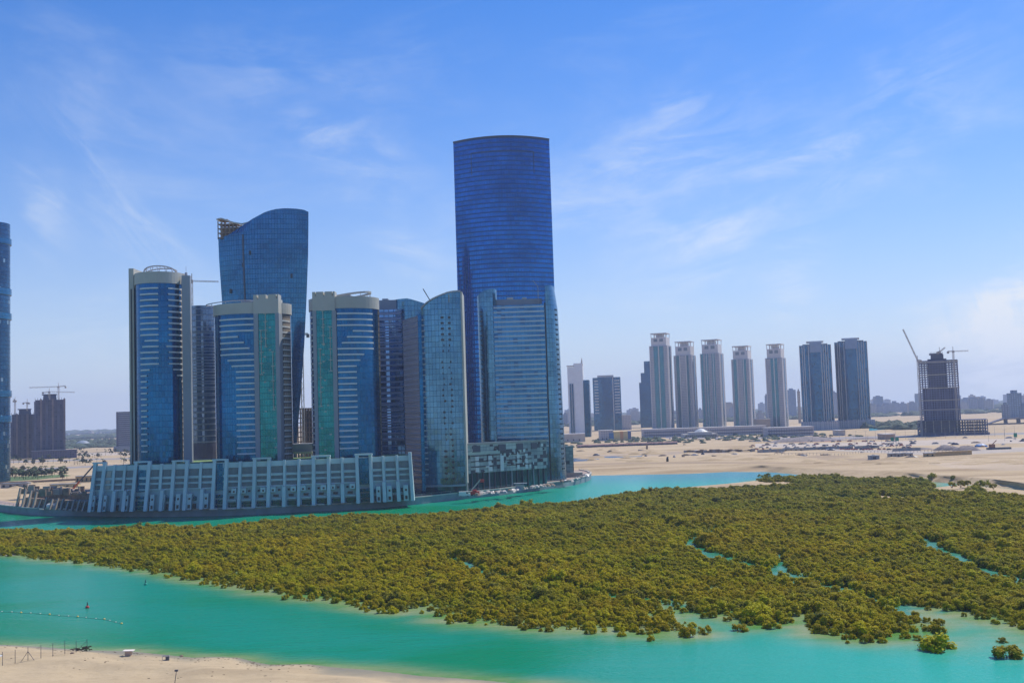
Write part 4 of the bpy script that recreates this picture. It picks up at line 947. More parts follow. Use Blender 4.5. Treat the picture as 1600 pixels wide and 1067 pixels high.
# ---------------------------------------------------------------- left background: two dark unfinished towers, pale office, cranes
dkw = curtain('unfinished_facade', (.06, .065, .13), (.10, .10, .17), 3.2, 3.2, (.13, .12, .17), .3, .22, metal=.1, rough=.7, dark=.3, darkc=(.04, .05, .10))
viol = plain('violet_brown_concrete', (.19, .15, .16), .9, var=.3, scale=.05)
def unfinished(label, x0, x1, yt, D, name='unfinished_block'):
    pc = (x0+x1)/2; k_ = D/F; t = thing(name, label, 'unfinished tower', (X(pc, 680, D+18), D+18, ZL), -math.atan2(X(pc, 680, D), D)); hw = (x1-x0)/2*k_; ht = Z(pc, yt, D)-ZL
    b = MB(); b.box(-hw, hw, -16, 16, 0, ht*.985); lpart(t, 'wall', b, dkw)
    n = 5
    for i in range(n+1):
        x = -hw+2*hw*i/n; b = MB(); b.box(x-1.4, x+1.4, -17.4-(i % 2), -15, 0, ht*(1 if i % 2 else .96)); lpart(t, 'pier', b, viol if i % 2 else rb)
    b = MB(); b.box(-hw*.45, hw*.45, -9, 9, ht*.98, ht+6); b.box(-hw*.55, hw*.5, -10, 10, ht+6, ht+7.2); lpart(t, 'top_core', b, rb)
    b = MB()
    for i in range(12): b.bar((-hw+hw*2*i/11, -15.5, ht*.98), (-hw+hw*2*i/11, -15.5, ht+1.6), .5)
    lpart(t, 'starter_bars', b, MT['steel_dk'])
    return t
unfinished('dark brown unfinished tower, taller one of the two in the left background', 57, 99, 623, 1560)
unfinished('dark brown unfinished tower, lower one near the left edge', 20, 58, 646, 1600)
t = thing('low_unfinished_wing', 'low dark unfinished wing at the foot of the taller brown tower', 'building', (X(105, 708, 1552), 1552, ZL), .38); k_ = 1540/F
b = MB(); b.box(-50*k_, 14*k_, -12, 12, 0, 11); lpart(t, 'wall', b, dkw); b = MB(); b.box(-50*k_-1, 14*k_+1, -12.6, 12.6, 11, 12); lpart(t, 'roof_slab', b, rb)
D = 1850; t = thing('ribbed_office', 'grey violet office block with horizontal pale bands, left of the striped tower', 'office block', (X(194, 675, D+16), D+16, ZL), .30); k_ = D/F; ht = Z(194, 643, D)-ZL
b = MB(); b.box(-11*k_, 14*k_, -14, 14, 0, ht); lpart(t, 'wall', b, rb)
for i in range(17): b = MB(); z = 9+(ht-12)*i/16; b.box(-8*k_, 14.2*k_, -14.6, 14.4, z, z+1.3); lpart(t, 'floor_band', b, MT['white2'])
b = MB(); b.box(-15*k_, 16*k_, -18, 18, 0, 8.5); lpart(t, 'base_block', b, MT['white2'])
crane('tall flat jib crane above the taller brown unfinished tower', 91.5, 624, 1570, 603.5, ((-46, 0), (11, -1)), None, 1.6)
crane('second lower flat jib crane on the taller brown unfinished tower', 77, 624, 1565, 611.5, ((40, 2), (-10, 1)), None, 1.6)
crane('thin crane mast at the left end of the lower brown tower', 23.5, 648, 1610, 625, ((-2, -2), (1.5, 1)), None, 1.6)
crane('small crane over the roof of the lower brown tower', 42.5, 642, 1610, 628.5, ((-6, 0), (3, 0)), None, 1.4)
crane('distant crane seen over the striped tower roof to the wave tower', 300, 470, 800, 438, ((42, 2.5), (-6, 0)), ZL+60, 1.1)
crane('white lattice crane between the wave tower and the hoop tower', 472.5, 660, 760, 521, ((10, 0), (-2, -2)), ZL, 1.6, MT['white'])
t = thing('core_frame_building', 'brown unfinished frame building in the gap beside the hoop tower', 'unfinished building', (X(478, 660, 780), 790, ZL))
k_ = 780/F
for i in range(15): b = MB(); z = 3+3.4*i; b.box(-14*k_, 14*k_, -9, 9, z-.3, z+.3); lpart(t, 'floor_slab', b, MT['rawbrown'])
for i in range(7): b = MB(); x = (-13.5+27*i/6)*k_; b.box(x-.4, x+.4, -8.8, -8, 0, 51); b.box(x-.4, x+.4, 8, 8.8, 0, 51); lpart(t, 'column', b, MT['rawbrown'])
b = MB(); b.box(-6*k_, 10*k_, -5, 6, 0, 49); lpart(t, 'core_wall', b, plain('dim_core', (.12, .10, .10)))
t = thing('link_building', 'low pale link building with white columns between the striped frame towers', 'building', (X(467, 710, 590), 600, ZP-1)); k_ = 590/F
b = MB(); b.box(-18*k_, 18*k_, -4, 8, 4, 8.5); lpart(t, 'wall', b, MT['steel']); b = MB(); b.box(-18.3*k_, 18.3*k_, -6, 8, 3.2, 4.2); lpart(t, 'canopy', b, MT['white'])
for i in range(8): b = MB(); x = (-17+34*i/7)*k_; b.box(x-.3, x+.3, -5.6, -5, -1, 3.3); lpart(t, 'column', b, MT['white'])

# ---------------------------------------------------------------- far city on the horizon
cities = [curtain('far_city_wall_%d' % i, c, tuple(x*1.25 for x in c), 5, 4, tuple(x*.7 for x in c), .35, .3, metal=0, rough=.6) for i, c in enumerate(((.32, .33, .36), (.22, .26, .34), (.38, .34, .31), (.16, .24, .36)))]
words = ('pale grey', 'slate blue', 'sandy beige', 'deep blue'); r_ = random.Random(11)
def cityblock(px, D, w_, ht, mi, label, group=None):
    t = thing('distant_building', label, 'building', (X(px, 640, D), D, ZL), r_.uniform(-.5, .3), group)
    b = MB(); b.box(-w_/2, w_/2, -w_*.4, w_*.4, 0, ht); lpart(t, 'wall', b, cities[mi])
    b = MB(); b.box(-w_*.25, w_*.2, -w_*.2, w_*.2, ht, ht+r_.uniform(3, 7)); lpart(t, 'roof_block', b, cities[mi])
key = [(1237.5, 609, 15, 3800, 3, 'tall hazy blue slab far behind, between the pale towers and the blue pair'), (1303, 613, 12, 3900, 1, 'hazy slab visible in the gap between the two broad blue towers'), (1198, 618, 5, 3500, 1, 'thin hazy slab peeping out at the left of the pale tower by the blue pair'),
       (1249, 611, 5, 2500, 2, 'narrow pale tower touching the left side of the broad blue pair'), (1586, 614, 20, 2350, 3, 'blue block with pale top strip at the right edge'), (1571, 632, 13, 2200, 1, 'grey tower in front of the blue block at the right edge'),
       (1600, 634, 18, 2150, 3, 'teal fronted low block cut by the right edge'), (1374, 631, 12, 4300, 1, 'first hazy block right of the broad blue pair'), (1398, 629, 13, 4400, 1, 'pair mate of hazy blocks left of the skeleton tower'), (1411, 630, 11, 4300, 1, 'broad hazy block just left of the smoke'),
       (1427, 629, 14, 4100, 1, 'hazy block touching the left crane of the skeleton tower'), (1520, 622, 14, 3700, 1, 'tallest hazy block right of the skeleton tower'), (1534, 623, 12, 3700, 1, 'hazy block right of the tallest one beyond the skeleton tower'), (1546, 625, 15, 3600, 0, 'broad pale hazy block before the right edge'),
       (1506, 629, 10, 3900, 0, 'low hazy block against the right crane mast'), (992, 643, 16, 4000, 0, 'white hazy block left of the stepped tower'), (883, 647, 9, 3300, 1, 'small blue hazy block beside the quay tower column'), (1143, 638, 9, 3900, 1, 'hazy block between the third and fourth pale towers'),
       (1187, 645, 12, 3000, 0, 'grey block with a rounded top between the fourth and fifth pale towers'), (1094, 640, 8, 3900, 1, 'hazy block between the second and third pale towers')]
for px, yt, wp, D, mi, lb in key:
    cityblock(px, D, wp*D/F*.85, Z(px, yt, D)-ZL, mi, lb)
for i in range(90):
    D = r_.uniform(3600, 7000); px = r_.choice((r_.uniform(880, 1620), r_.uniform(1340, 1640), r_.uniform(-60, 210)))
    low = px < 300; ht = r_.uniform(8, 24) if low else r_.uniform(14, 58) if px < 1340 else r_.uniform(14, 75)
    mi = r_.choice((0, 1, 2, 1)); cityblock(px, D, r_.uniform(25, 60), ht, mi, 'hazy %s block in the low far city on the horizon' % words[mi], 'low far city blocks')
b = MB()
def canopy(px0, px1, D, n, z0, hmax, rr):
    for i in range(n):
        x = X(px0+(px1-px0)*r_.random(), 660, D); y = D+r_.uniform(-150, 150); w_ = r_.uniform(.6, 1.4)*rr; h_ = r_.uniform(.4, 1)*hmax
        m_ = 7; rg = []
        for rz_, zz in ((1, 0), (.95, .45), (.6, .85), (.15, 1)): rg.append([(x+w_*rz_*math.cos(2*math.pi*k/m_)*r_.uniform(.8, 1.15), y+w_*rz_*math.sin(2*math.pi*k/m_), z0+h_*zz*r_.uniform(.85, 1.1)) for k in range(m_)])
        b.loft(rg, 0, True)
canopy(-120, 230, 7500, 150, ZL, 34, 70); canopy(860, 1720, 7500, 260, ZL, 34, 70); canopy(-120, 230, 4300, 190, ZL, 20, 34); canopy(860, 1720, 4600, 300, ZL, 22, 34); canopy(-100, 215, 2900, 240, ZL, 13, 16); canopy(-100, 215, 2400, 160, ZL, 9, 12); canopy(860, 1700, 3300, 380, ZL, 13, 16); canopy(860, 1230, 1440, 110, ZL, 3.5, 4); canopy(1360, 1440, 1750, 90, ZL, 11, 11)
canopy(1000, 1300, 1500, 90, ZL, 3, 3.5)
tag(b.build('distant_trees', plain('far_foliage', (.05, .075, .045), .9, var=.4, scale=.05)), 'dark belt of far trees along the horizon below the city', 'trees', kind='stuff')
for label, px, D, w_, h_ in (('white domed hall roof among the far trees on the left', 110, 2500, 16, 7), ('greenish low dome right of the white dome on the left horizon', 153, 2600, 18, 8)):
    t = thing('domed_hall', label, 'hall', (X(px, 692, D), D-90, ZL)); b = MB(); rr = w_*.5*D/F
    b.lathe([(rr, 0), (rr, 7)], 20); lpart(t, 'wall', b, pale); b = MB(); b.lathe([(rr*1.1, 0), (rr*.95, 2), (rr*.6, 5), (rr*.05, 7)], 20, c=(0, 0, 7)); lpart(t, 'dome', b, MT['stripe'] if px < 120 else MT['white2'])
# ---------------------------------------------------------------- roads, berms and clutter on the sand
def flat(name, pts, z, mat):
    v_, f_ = tess([(x, y, z) for x, y in gp(pts, z)]); me = bpy.data.meshes.new(name); me.from_pydata(v_, [], f_); me.materials.append(mat); o = bpy.data.objects.new(name, me); COL.objects.link(o); return tag(o, kind='structure')
asph = plain('road_surface', (.27, .25, .25), .9, var=.15, scale=.05)
pinkp = plain('pale_roadside', (.47, .39, .31), .9, var=.15, scale=.05)
grass = plain('lawn', (.10, .16, .05), .9, var=.4, scale=.1)
road = flat('road', [(-80, 739), (0, 734), (130, 728), (215, 724), (215, 726), (130, 730.5), (0, 737), (-80, 742)], ZL+.01, asph)
flat('road', [(-80, 723), (220, 714.5), (220, 716.5), (-80, 726)], ZL+.01, asph); flat('path', [(-80, 712), (220, 706), (220, 710), (-80, 716.5)], ZL+.006, pinkp)
flat('road', [(1040, 683), (1300, 683), (1700, 673), (1700, 676), (1300, 686), (1040, 685)], ZL+.01, asph)
flat('path', [(1180, 693), (1300, 692), (1500, 686), (1700, 684), (1700, 690), (1500, 694), (1300, 700), (1180, 699)], ZL+.006, pinkp)
flat('road', [(1280, 700), (1470, 705), (1700, 694), (1700, 700), (1470, 712), (1280, 703)], ZL+.012, plain('grey_track', (.40, .34, .28), .9))
flat('lawn', [(15, 745), (100, 741), (112, 743), (60, 749), (15, 752)], ZL+.01, grass)
flat('inlet_water', [(1358, 667), (1396, 665), (1396, 670), (1358, 673)], ZL+.02, MT['water'])
flat('dock_basin', [(880, 717), (895, 715.5), (938, 716.5), (930, 719), (908, 720.5), (880, 722)], ZL+.02, plain('dark_basin_water', (.03, .06, .11), .2))
flat('dock_basin', [(944, 713), (1005, 711), (1003, 713), (945, 715.5)], ZL+.02, bpy.data.materials['dark_basin_water'])
darks = sandmat('disturbed_sand', (.33, .24, .15), (.44, .32, .20), (.22, .16, .10))
flat('disturbed_ground', [(1240, 714), (1290, 711), (1370, 714), (1362, 719), (1300, 719)], ZL+.02, darks)
flat('disturbed_ground', [(1450, 724), (1520, 720), (1700, 714), (1700, 735), (1560, 735), (1480, 730)], ZL+.016, sandmat('pale_flat_sand', (.46, .35, .23), (.55, .43, .30), (.34, .26, .17)))  # slightly paler sand on the flat at the right
flat('disturbed_ground', [(890, 725), (960, 722.5), (1100, 721.5), (1200, 722), (1290, 723), (1290, 724), (1180, 724), (1000, 724), (900, 727)], ZL+.02, darks)
flat('disturbed_ground', [(890, 713), (1000, 708), (1100, 704), (1180, 706), (1120, 709), (1010, 712)], ZL+.016, sandmat('pit_sand', (.40, .31, .22), (.50, .38, .27), (.28, .21, .15)))
b = MB()
def mound(px, py, w_, h_, mb, n=11):
    p = G(px, py, ZL); rg = []
    for f_, zz in ((1, -.1), (.72, .45), (.4, .85), (.1, 1)): rg.append([(p.x+w_*f_*math.cos(2*math.pi*k/n)*r_.uniform(.85, 1.15), p.y+w_*.6*f_*math.sin(2*math.pi*k/n)*r_.uniform(.85, 1.15), ZL+h_*zz*(r_.uniform(.8, 1.15) if zz > 0 else 1)) for k in range(n)])
    mb.loft(rg, 0, True)
for i in range(70):
    mound(r_.uniform(890, 1250), r_.uniform(700, 722), r_.uniform(4, 16), r_.uniform(.5, 2.0), b)
for i in range(40): mound(r_.uniform(1250, 1640), r_.uniform(714, 726), r_.uniform(4, 14), r_.uniform(.3, 1.2), b)
for i in range(24): mound(r_.uniform(-20, 130), r_.uniform(752, 768), r_.uniform(3, 8), r_.uniform(.4, 1.4), b)
tag(b.build('sand_heaps', MT['sand'], smooth=True), kind='structure')
b = MB()
for px, py, w_, h_ in ((1478, 703, 13, 4), (1486, 703, 12, 3.5), (1510, 704, 13, 4), (1440, 702, 10, 1.5), (1350, 686, 22, 2), (1262, 689, 45, 5), (1240, 690, 30, 4)): mound(px, py, w_, h_, b)
tag(b.build('gravel_heaps', plain('dark_gravel', (.20, .17, .17), .9, var=.3, scale=.3), smooth=True), kind='structure')

def boxthing(name, label, cat, px, py, w_, d_, h_, mat, rz=0, group=None, roof=None, openings=0):
    p = G(px, py, ZL); t = thing(name, label, cat, (p.x, p.y+d_/2, ZL), rz, group)
    b = MB(); b.box(-w_/2, w_/2, -d_/2, d_/2, 0, h_); lpart(t, 'wall', b, mat)
    b = MB(); b.box(-w_/2-.3, w_/2+.3, -d_/2-.3, d_/2+.3, h_, h_+.3); lpart(t, 'roof', b, roof or MT['white2'])
    for k in range(openings): b = MB(); x = -w_/2+w_*(k+.3)/openings; b.box(x, x+w_/openings*.35, -d_/2-.1, -d_/2+.1, .6, h_*.7); lpart(t, 'window', b, MT['dark'])
    return t
hoard = plain('tan_hoarding', (.50, .37, .20), .8); greyb = plain('grey_cabin', (.40, .36, .33), .8)
for i, px in enumerate((1397, 1408, 1419, 1453.5)):
    boxthing('site_cabin', ('grey brown site cabin, leftmost of the row on the sand', 'grey brown site cabin joined to the first one', 'low grey site cabin before the tan row', 'short tan cabin at the left end of the tan row')[i], 'cabin', px, 714-.2*i, 7.5, 4, 2.6, greyb if i < 3 else hoard, 0, None, None, 2)
for i in range(9):
    px = 1466+i*5.7+(3 if i > 6 else 0); boxthing('storage_unit', 'tan storage unit in the long tan row on the sand', 'storage unit', px, 712.5-i*.32, 4.1, 3, 2.8, hoard, 0, 'tan storage units in a row', hoard)
boxthing('pump_house', 'small grey white pump hut with a shadow at the front edge of the sand', 'hut', 1367, 718, 7, 5, 2.8, MT['white2'], 0, None, None, 1)
boxthing('welfare_block', 'grey brown low block left of the pump hut', 'building', 1240, 705, 18, 4, 2.2, greyb, 0, None, None, 4)
for i, (px, py, n_) in enumerate(((1188, 707, 9), (1208, 706, 8), (1236, 704, 7), (1262, 703, 10), (1295, 702, 9), (1340, 701, 8), (1400, 705, 9))):
    for k in range(n_):
        boxthing('container', 'grey shipping container in the broken lines behind the sand flat', 'container', px+k*4.3, py-.15*k, 4.4, 2.4, 2.2, MT['white2'] if (k+i) % 3 else greyb, 0, 'grey containers in lines')
# cars
def car_proto():
    t = thing('parked_car', 'white car', 'car', (0, 0, 0)); 
    b = MB(); b.loft([[(x*sx_, y, z) for x, y in ((-2.2, -.9), (2.2, -.9), (2.2, .9), (-2.2, .9))] for sx_, z in ((.97, .35), (1, .6), (.98, .95))]); o = lpart(t, 'body', b, None)
    b = MB(); b.loft([[(-1.5, -.8, .95), (1.2, -.8, .95), (1.2, .8, .95), (-1.5, .8, .95)], [(-1.2, -.65, 1.5), (.6, -.65, 1.5), (.6, .65, 1.5), (-1.2, .65, 1.5)]]); lpart(t, 'cabin', b, MT['steel_dk'])
    for x in (-1.4, 1.4):
        for y in (-.95, .75): b = MB(); b.tube((x, y, .35), (x, y+.2, .35), .35, n=8); lpart(t, 'wheel', b, MT['steel_dk'])
    return t
cars = {}
for nm, c_ in (('white', (.75, .75, .75)), ('red', (.45, .06, .05)), ('grey', (.25, .26, .28)), ('dark', (.05, .05, .07))):
    p = car_proto(); p.children[0].data.materials.clear(); p.children[0].data.materials.append(plain(nm+'_car_paint', c_, .3)); cars[nm] = p
used = set(); n_ = 0
for i in range(230):
    py = r_.choice((678, 681, 684.5, 687, 690, 694, 697, 700, 702.5))+r_.uniform(-.5, .5); px = r_.uniform(1060, 1300) if py < 688 else r_.uniform(1170, 1430)
    nm = r_.choice(('white', 'white', 'white', 'red', 'grey', 'dark')) if px < 1300 or r_.random() < .6 else 'red'
    p = G(px, py, ZL); lb = '%s car in the packed parking rows on the sand' % nm
    if nm not in used: o = cars[nm]; used.add(nm); o.location = p; o['label'] = lb
    else: o = copy_tree(cars[nm], None, p, r_.uniform(-.15, .15)+(1.57 if r_.random() < .4 else 0), lb)
    o['group'] = 'cars parked on the sand'
for i in range(60):
    px = r_.uniform(890, 1600); py = r_.choice((681, 688, 694, 702, 706, 710, 713))+r_.uniform(-2.5, 2.5)
    if px > 1430: py = r_.uniform(684, 700)
    p = G(px, py, ZL); t = thing('material_heap', ('low dark heap of site material on the far sand', 'low pale heap of site material on the far sand', 'low rusty heap of site material on the far sand')[i % 3], 'heap', p, r_.uniform(-.4, .4), 'material heaps on the far sand')
    w_ = r_.uniform(1.0, 5.5); b = MB(); n_ = 7; b.loft([[(w_*f_*math.cos(2*math.pi*k/n_)*r_.uniform(.7, 1.2), 1.6*f_*math.sin(2*math.pi*k/n_), z) for k in range(n_)] for f_, z in ((1, 0), (.85, .7), (.4, r_.uniform(.9, 2.0)))]); b.build('heap', (MT['steel_dk'], MT['coping'], MT['rawbrown'])[i % 3], t)
flat('disturbed_ground', [(1225, 688), (1262, 686), (1310, 686), (1300, 689.5), (1240, 691)], ZL+.02, plain('red_earth', (.36, .14, .10), .9, var=.3, scale=.1))
# lamp posts
def lamp(h_=11, nm='street_lamp'):
    t = thing(nm, 'x', 'street lamp'); b = MB(); b.tube((0, 0, 0), (0, 0, h_), .16, .09, 6); lpart(t, 'pole', b, MT['steel'])
    b = MB(); b.bar((-1.3, 0, h_), (1.3, 0, h_), .14); b.box(-1.9, -1.2, -.2, .2, h_-.05, h_+.12); b.box(1.2, 1.9, -.2, .2, h_-.05, h_+.12); lpart(t, 'lamp_head', b, MT['steel']); return t
lp = lamp(); first = True
for i, (px, py) in enumerate([(1322+i*15.5, 690-.55*i) for i in range(18)]+[(1270, 690), (1312, 693), (1335, 697), (1356, 699), (1378, 700), (1401, 702), (1250, 693), (1230, 696), (1570, 689), (1545, 690)]):
    p = G(px, py, ZL); lb = 'tall grey lamp post along the road behind the parked cars'
    o = lp if first else copy_tree(lp, None, p); first = False; o.location = p; o['label'] = lb; o['group'] = 'lamp posts on the far sand'
for i in range(2):
    px = (1394.5, 1402)[i]; p = G(px, 693, ZL); t = thing('road_sign', ('green road sign board on two posts left of its twin', 'green road sign board on two posts, right one of two')[i], 'sign', p)
    b = MB(); b.box(-1.7, 1.7, -.1, .1, 2.6, 6.4); lpart(t, 'board', b, plain('sign_green', (.02, .22, .12))); b = MB(); b.bar((-1.2, .15, 0), (-1.2, .15, 6), .2); b.bar((1.2, .15, 0), (1.2, .15, 6), .2); lpart(t, 'post', b, MT['steel'])
p = G(1587, 687, ZL); t = thing('road_sign', 'green road sign board near the right edge', 'sign', p); b = MB(); b.box(-1.7, 1.7, -.1, .1, 2.6, 6.8); lpart(t, 'board', b, bpy.data.materials['sign_green']); b = MB(); b.bar((0, .15, 0), (0, .15, 6), .25); lpart(t, 'post', b, MT['steel'])
# blue tarpaulin, machine, bridge, markers
p = G(1533, 698, ZL); t = thing('tarpaulin_heap', 'heap under a blue tarpaulin on the far sand', 'heap', p); b = MB(); b.loft([[(6*f_*math.cos(k*.8)*r_.uniform(.8, 1.2), 3*f_*math.sin(k*.8), z) for k in range(8)] for f_, z in ((1, 0), (.8, 1.5), (.3, 2.6))]); lpart(t, 'cover', b, plain('blue_tarp', (.05, .20, .50), .5))
p = G(1556, 702, ZL); t = thing('rusty_machine', 'rusty drilling machine with low track frame on the right of the sand', 'machine', p); b = MB(); b.box(-7, 12, -2, 2, 0, 1.6); lpart(t, 'track_frame', b, MT['steel_dk']); b = MB(); b.box(-5, -1, -1.5, 1.5, 1.6, 4.4); b.bar((-3, 0, 4), (1, 0, 7.5), .5); lpart(t, 'body', b, plain('rust', (.28, .12, .07)))
D = 1750; t = thing('road_bridge', 'low grey road bridge on piers at the right edge', 'bridge', (X(1600, 668, D), D, ZL)); k_ = D/F
b = MB(); b.box(-32*k_, 60*k_, -6, 6, 8, 10); b.loft([[(-62*k_, -6, -.2), (-32*k_, -6, 8), (-32*k_, 6, 8), (-62*k_, 6, -.2)], [(-62*k_, -6, .6), (-32*k_, -6, 10), (-32*k_, 6, 10), (-62*k_, 6, .6)]]); lpart(t, 'deck', b, MT['rawblue'])
for x in (-28, -8, 14, 36): b = MB(); b.box(x*k_-1.5, x*k_+1.5, -4, 4, 0, 8); lpart(t, 'pier', b, MT['rawblue'])
b = MB(); b.box(-70*k_, 60*k_, -14, -12.5, 0, 2.4); lpart(t, 'barrier_wall', b, MT['steel_dk'])
p = G(1011, 704, ZL); t = thing('concrete_stub', 'single dark post standing in the construction pit', 'post', p); b = MB(); b.box(-.9, .9, -.9, .9, 0, 6.5); lpart(t, 'shaft', b, MT['rawbrown']); b = MB(); b.box(-9, 5, -2, 2, 0, 1.2); lpart(t, 'footing', b, rb)
p = G(1043, 721, ZL); t = thing('oil_drum', 'dark barrel shaped tank alone on the sand near the water', 'tank', p); b = MB(); b.lathe([(.9, 0), (1.0, .3), (1.0, 2.4), (.6, 3.2)], 10); lpart(t, 'shell', b, MT['dark'])
b = MB(); b.box(-.5, .9, -.6, .6, 3.2, 3.9); lpart(t, 'lid', b, MT['dark'])
for i in range(22):
    px = 1072+i*5.0; p = G(px, 708-.12*i, ZL); t = thing('site_wall_stub', 'short concrete wall piece in the excavated building footprint', 'wall', p, r_.uniform(-.2, .2), 'wall pieces in the excavation')
    b = MB(); b.box(-2.2, 1.6, -.6, .6, 0, r_.uniform(1.4, 3.2)); lpart(t, 'block', b, MT['rawbrown'] if i % 3 else MT['concrete'])
for i in range(36):
    px = 905+i*4.3; p = G(px, 699.5-.16*i+r_.uniform(-.2, .2), ZL); t = thing('shade_tent', 'small dark red roofed shed in the long curved line beyond the dock basin', 'shed', p, 0, 'dark sheds in a curved line')
    b = MB(); b.box(-2.2, 2.2, -1.5, 1.5, 0, 2.2); lpart(t, 'wall', b, rb); b = MB(); b.loft([[(-2.5, -1.8, 2.2), (2.5, -1.8, 2.2), (2.5, 1.8, 2.2), (-2.5, 1.8, 2.2)], [(-2.3, -.1, 3.4), (2.3, -.1, 3.4), (2.3, .1, 3.4), (-2.3, .1, 3.4)]]); lpart(t, 'roof', b, plain('shed_roof', (.30, .16, .15)) if i == 0 else bpy.data.materials['shed_roof'])
# fence along the sand flat
b = MB(); root = thing('boundary_fence', 'low mesh fence with many posts crossing the sand flat', 'fence', G(1300, 709, ZL)); prev = None
for px, py in ((1210, 711), (1260, 710.5), (1310, 712), (1350, 707), (1400, 708), (1450, 706), (1500, 705)):
    p = G(px, py, ZL)
    if prev:
        n_ = 9
        for k in range(n_): q_ = prev+(p-prev)*k/n_; b.bar(q_, q_+Vector((0, 0, 1.9)), .22)
        b.bar(prev+Vector((0, 0, 1.8)), p+Vector((0, 0, 1.8)), .12)
    prev = p
part('post_line', b, MT['steel'], root)

# ---------------------------------------------------------------- promenade clutter
def onq(px, py): return G(px, py, ZL)
p = onq(742, 774); t = thing('orange_lift', 'orange boom lift with pale raised arm on the promenade', 'boom lift', p)
b = MB(); b.box(-2.2, 2.4, -1.2, 1.2, .7, 2.2); b.box(-1.2, 1.0, -1, 1, 2.2, 3.0); lpart(t, 'chassis', b, MT['red'])
for x in (-1.5, 1.5): b = MB(); b.tube((x, -1.4, .6), (x, 1.4, .6), .6, n=10); lpart(t, 'wheel', b, MT['steel_dk'])
b = MB(); b.bar((-1.8, 0, 2.8), (3.2, 0, 8.2), .6); lpart(t, 'arm', b, MT['coping']); b = MB(); b.box(3, 5.0, -.6, .6, 6.8, 8.2); lpart(t, 'basket', b, MT['red'])
p = onq(716, 770); t = thing('site_pavilion', 'low white flat roofed site pavilion at the foot of the crest tower', 'pavilion', p+Vector((0, 3, 0)))
b = MB(); b.box(-5, 5, -3, 3, 0, 5); lpart(t, 'wall', b, MT['coping']); b = MB(); b.box(-5.6, 5.6, -3.6, 3.4, 5, 5.6); lpart(t, 'roof', b, MT['white2']); 
p = onq(725, 775.5); t = thing('white_van', 'white van parked at the quay edge by the pavilion', 'van', p)
b = MB(); b.box(-2.6, 2.2, -1.1, 1.1, .4, 2.6); b.box(2.2, 3.2, -1, 1, .4, 1.6); lpart(t, 'body', b, MT['stripe'])
for x in (-1.7, 1.9): b = MB(); b.tube((x, -1.2, .45), (x, 1.2, .45), .45, n=8); lpart(t, 'wheel', b, MT['steel_dk'])
b = MB(); b.box(1.2, 2.25, -1.15, 1.15, 1.6, 2.3); lpart(t, 'windscreen', b, MT['dark'])
p = onq(812, 765); t = thing('guard_cabin', 'small grey cabin with flat canopy in front of the patchwork podium', 'cabin', p); b = MB(); b.box(-2.2, 2.2, -1.5, 1.5, 0, 3); lpart(t, 'wall', b, MT['steel']); b = MB(); b.box(-3.2, 4.2, -2, 2, 3.4, 3.7); lpart(t, 'canopy', b, MT['red'] if 0 else MT['white2'])
p = onq(887, 748); t = thing('slim_block', 'slim grey service tower between the banded tower and the quay tip', 'building', (xpx(889, 705, 700), 705, ZL)); b = MB(); b.box(-2.4, 2.6, -2, 5, 0, Z(888, 697, 700)-ZL); lpart(t, 'wall', b, MT['patch']); b = MB(); b.box(-4, 8, -4, 5, 0, 3); lpart(t, 'base', b, MT['concrete'])
for i in range(46):
    px = r_.uniform(742, 915); py = float(np.interp(px, [742, 800, 860, 915], [775, 769.5, 760.5, 747]))-r_.uniform(.5, 3.0); p = onq(px, py)
    t = thing('rubble_pile', 'pale rubble pile among building material stacks along the promenade', 'rubble', p, r_.uniform(0, 3), 'rubble piles on the promenade')
    s_ = r_.uniform(.7, 1.7); b = MB(); n_ = 7; b.loft([[(s_*1.5*f_*math.cos(2*math.pi*k/n_)*r_.uniform(.7, 1.3), s_*f_*math.sin(2*math.pi*k/n_)*r_.uniform(.7, 1.3), z*s_) for k in range(n_)] for f_, z in ((1, 0), (.8, .6), (.3, 1.0))])
    b.build('heap', (MT['concrete'], MT['coping'], MT['steel'], MT['rawbrown'])[i % 4], t)
for i in range(26):
    px = r_.uniform(30, 640); py = float(np.interp(px, [30, 90, 300, 400, 540, 640], [796, 797.5, 797, 794.5, 787.5, 782]))-r_.uniform(0, 1); p = onq(px, py)
    t = thing('material_stack', 'low stack of building boards on the promenade below the podium', 'stack', p, r_.uniform(-.1, .1), 'board stacks on the promenade'); b = MB(); w_ = r_.uniform(1, 5); b.box(-w_, w_, -.6, .6, 0, r_.uniform(.2, .7)); b.build('boards', (MT['coping'], MT['rawbrown'])[i % 2], t)

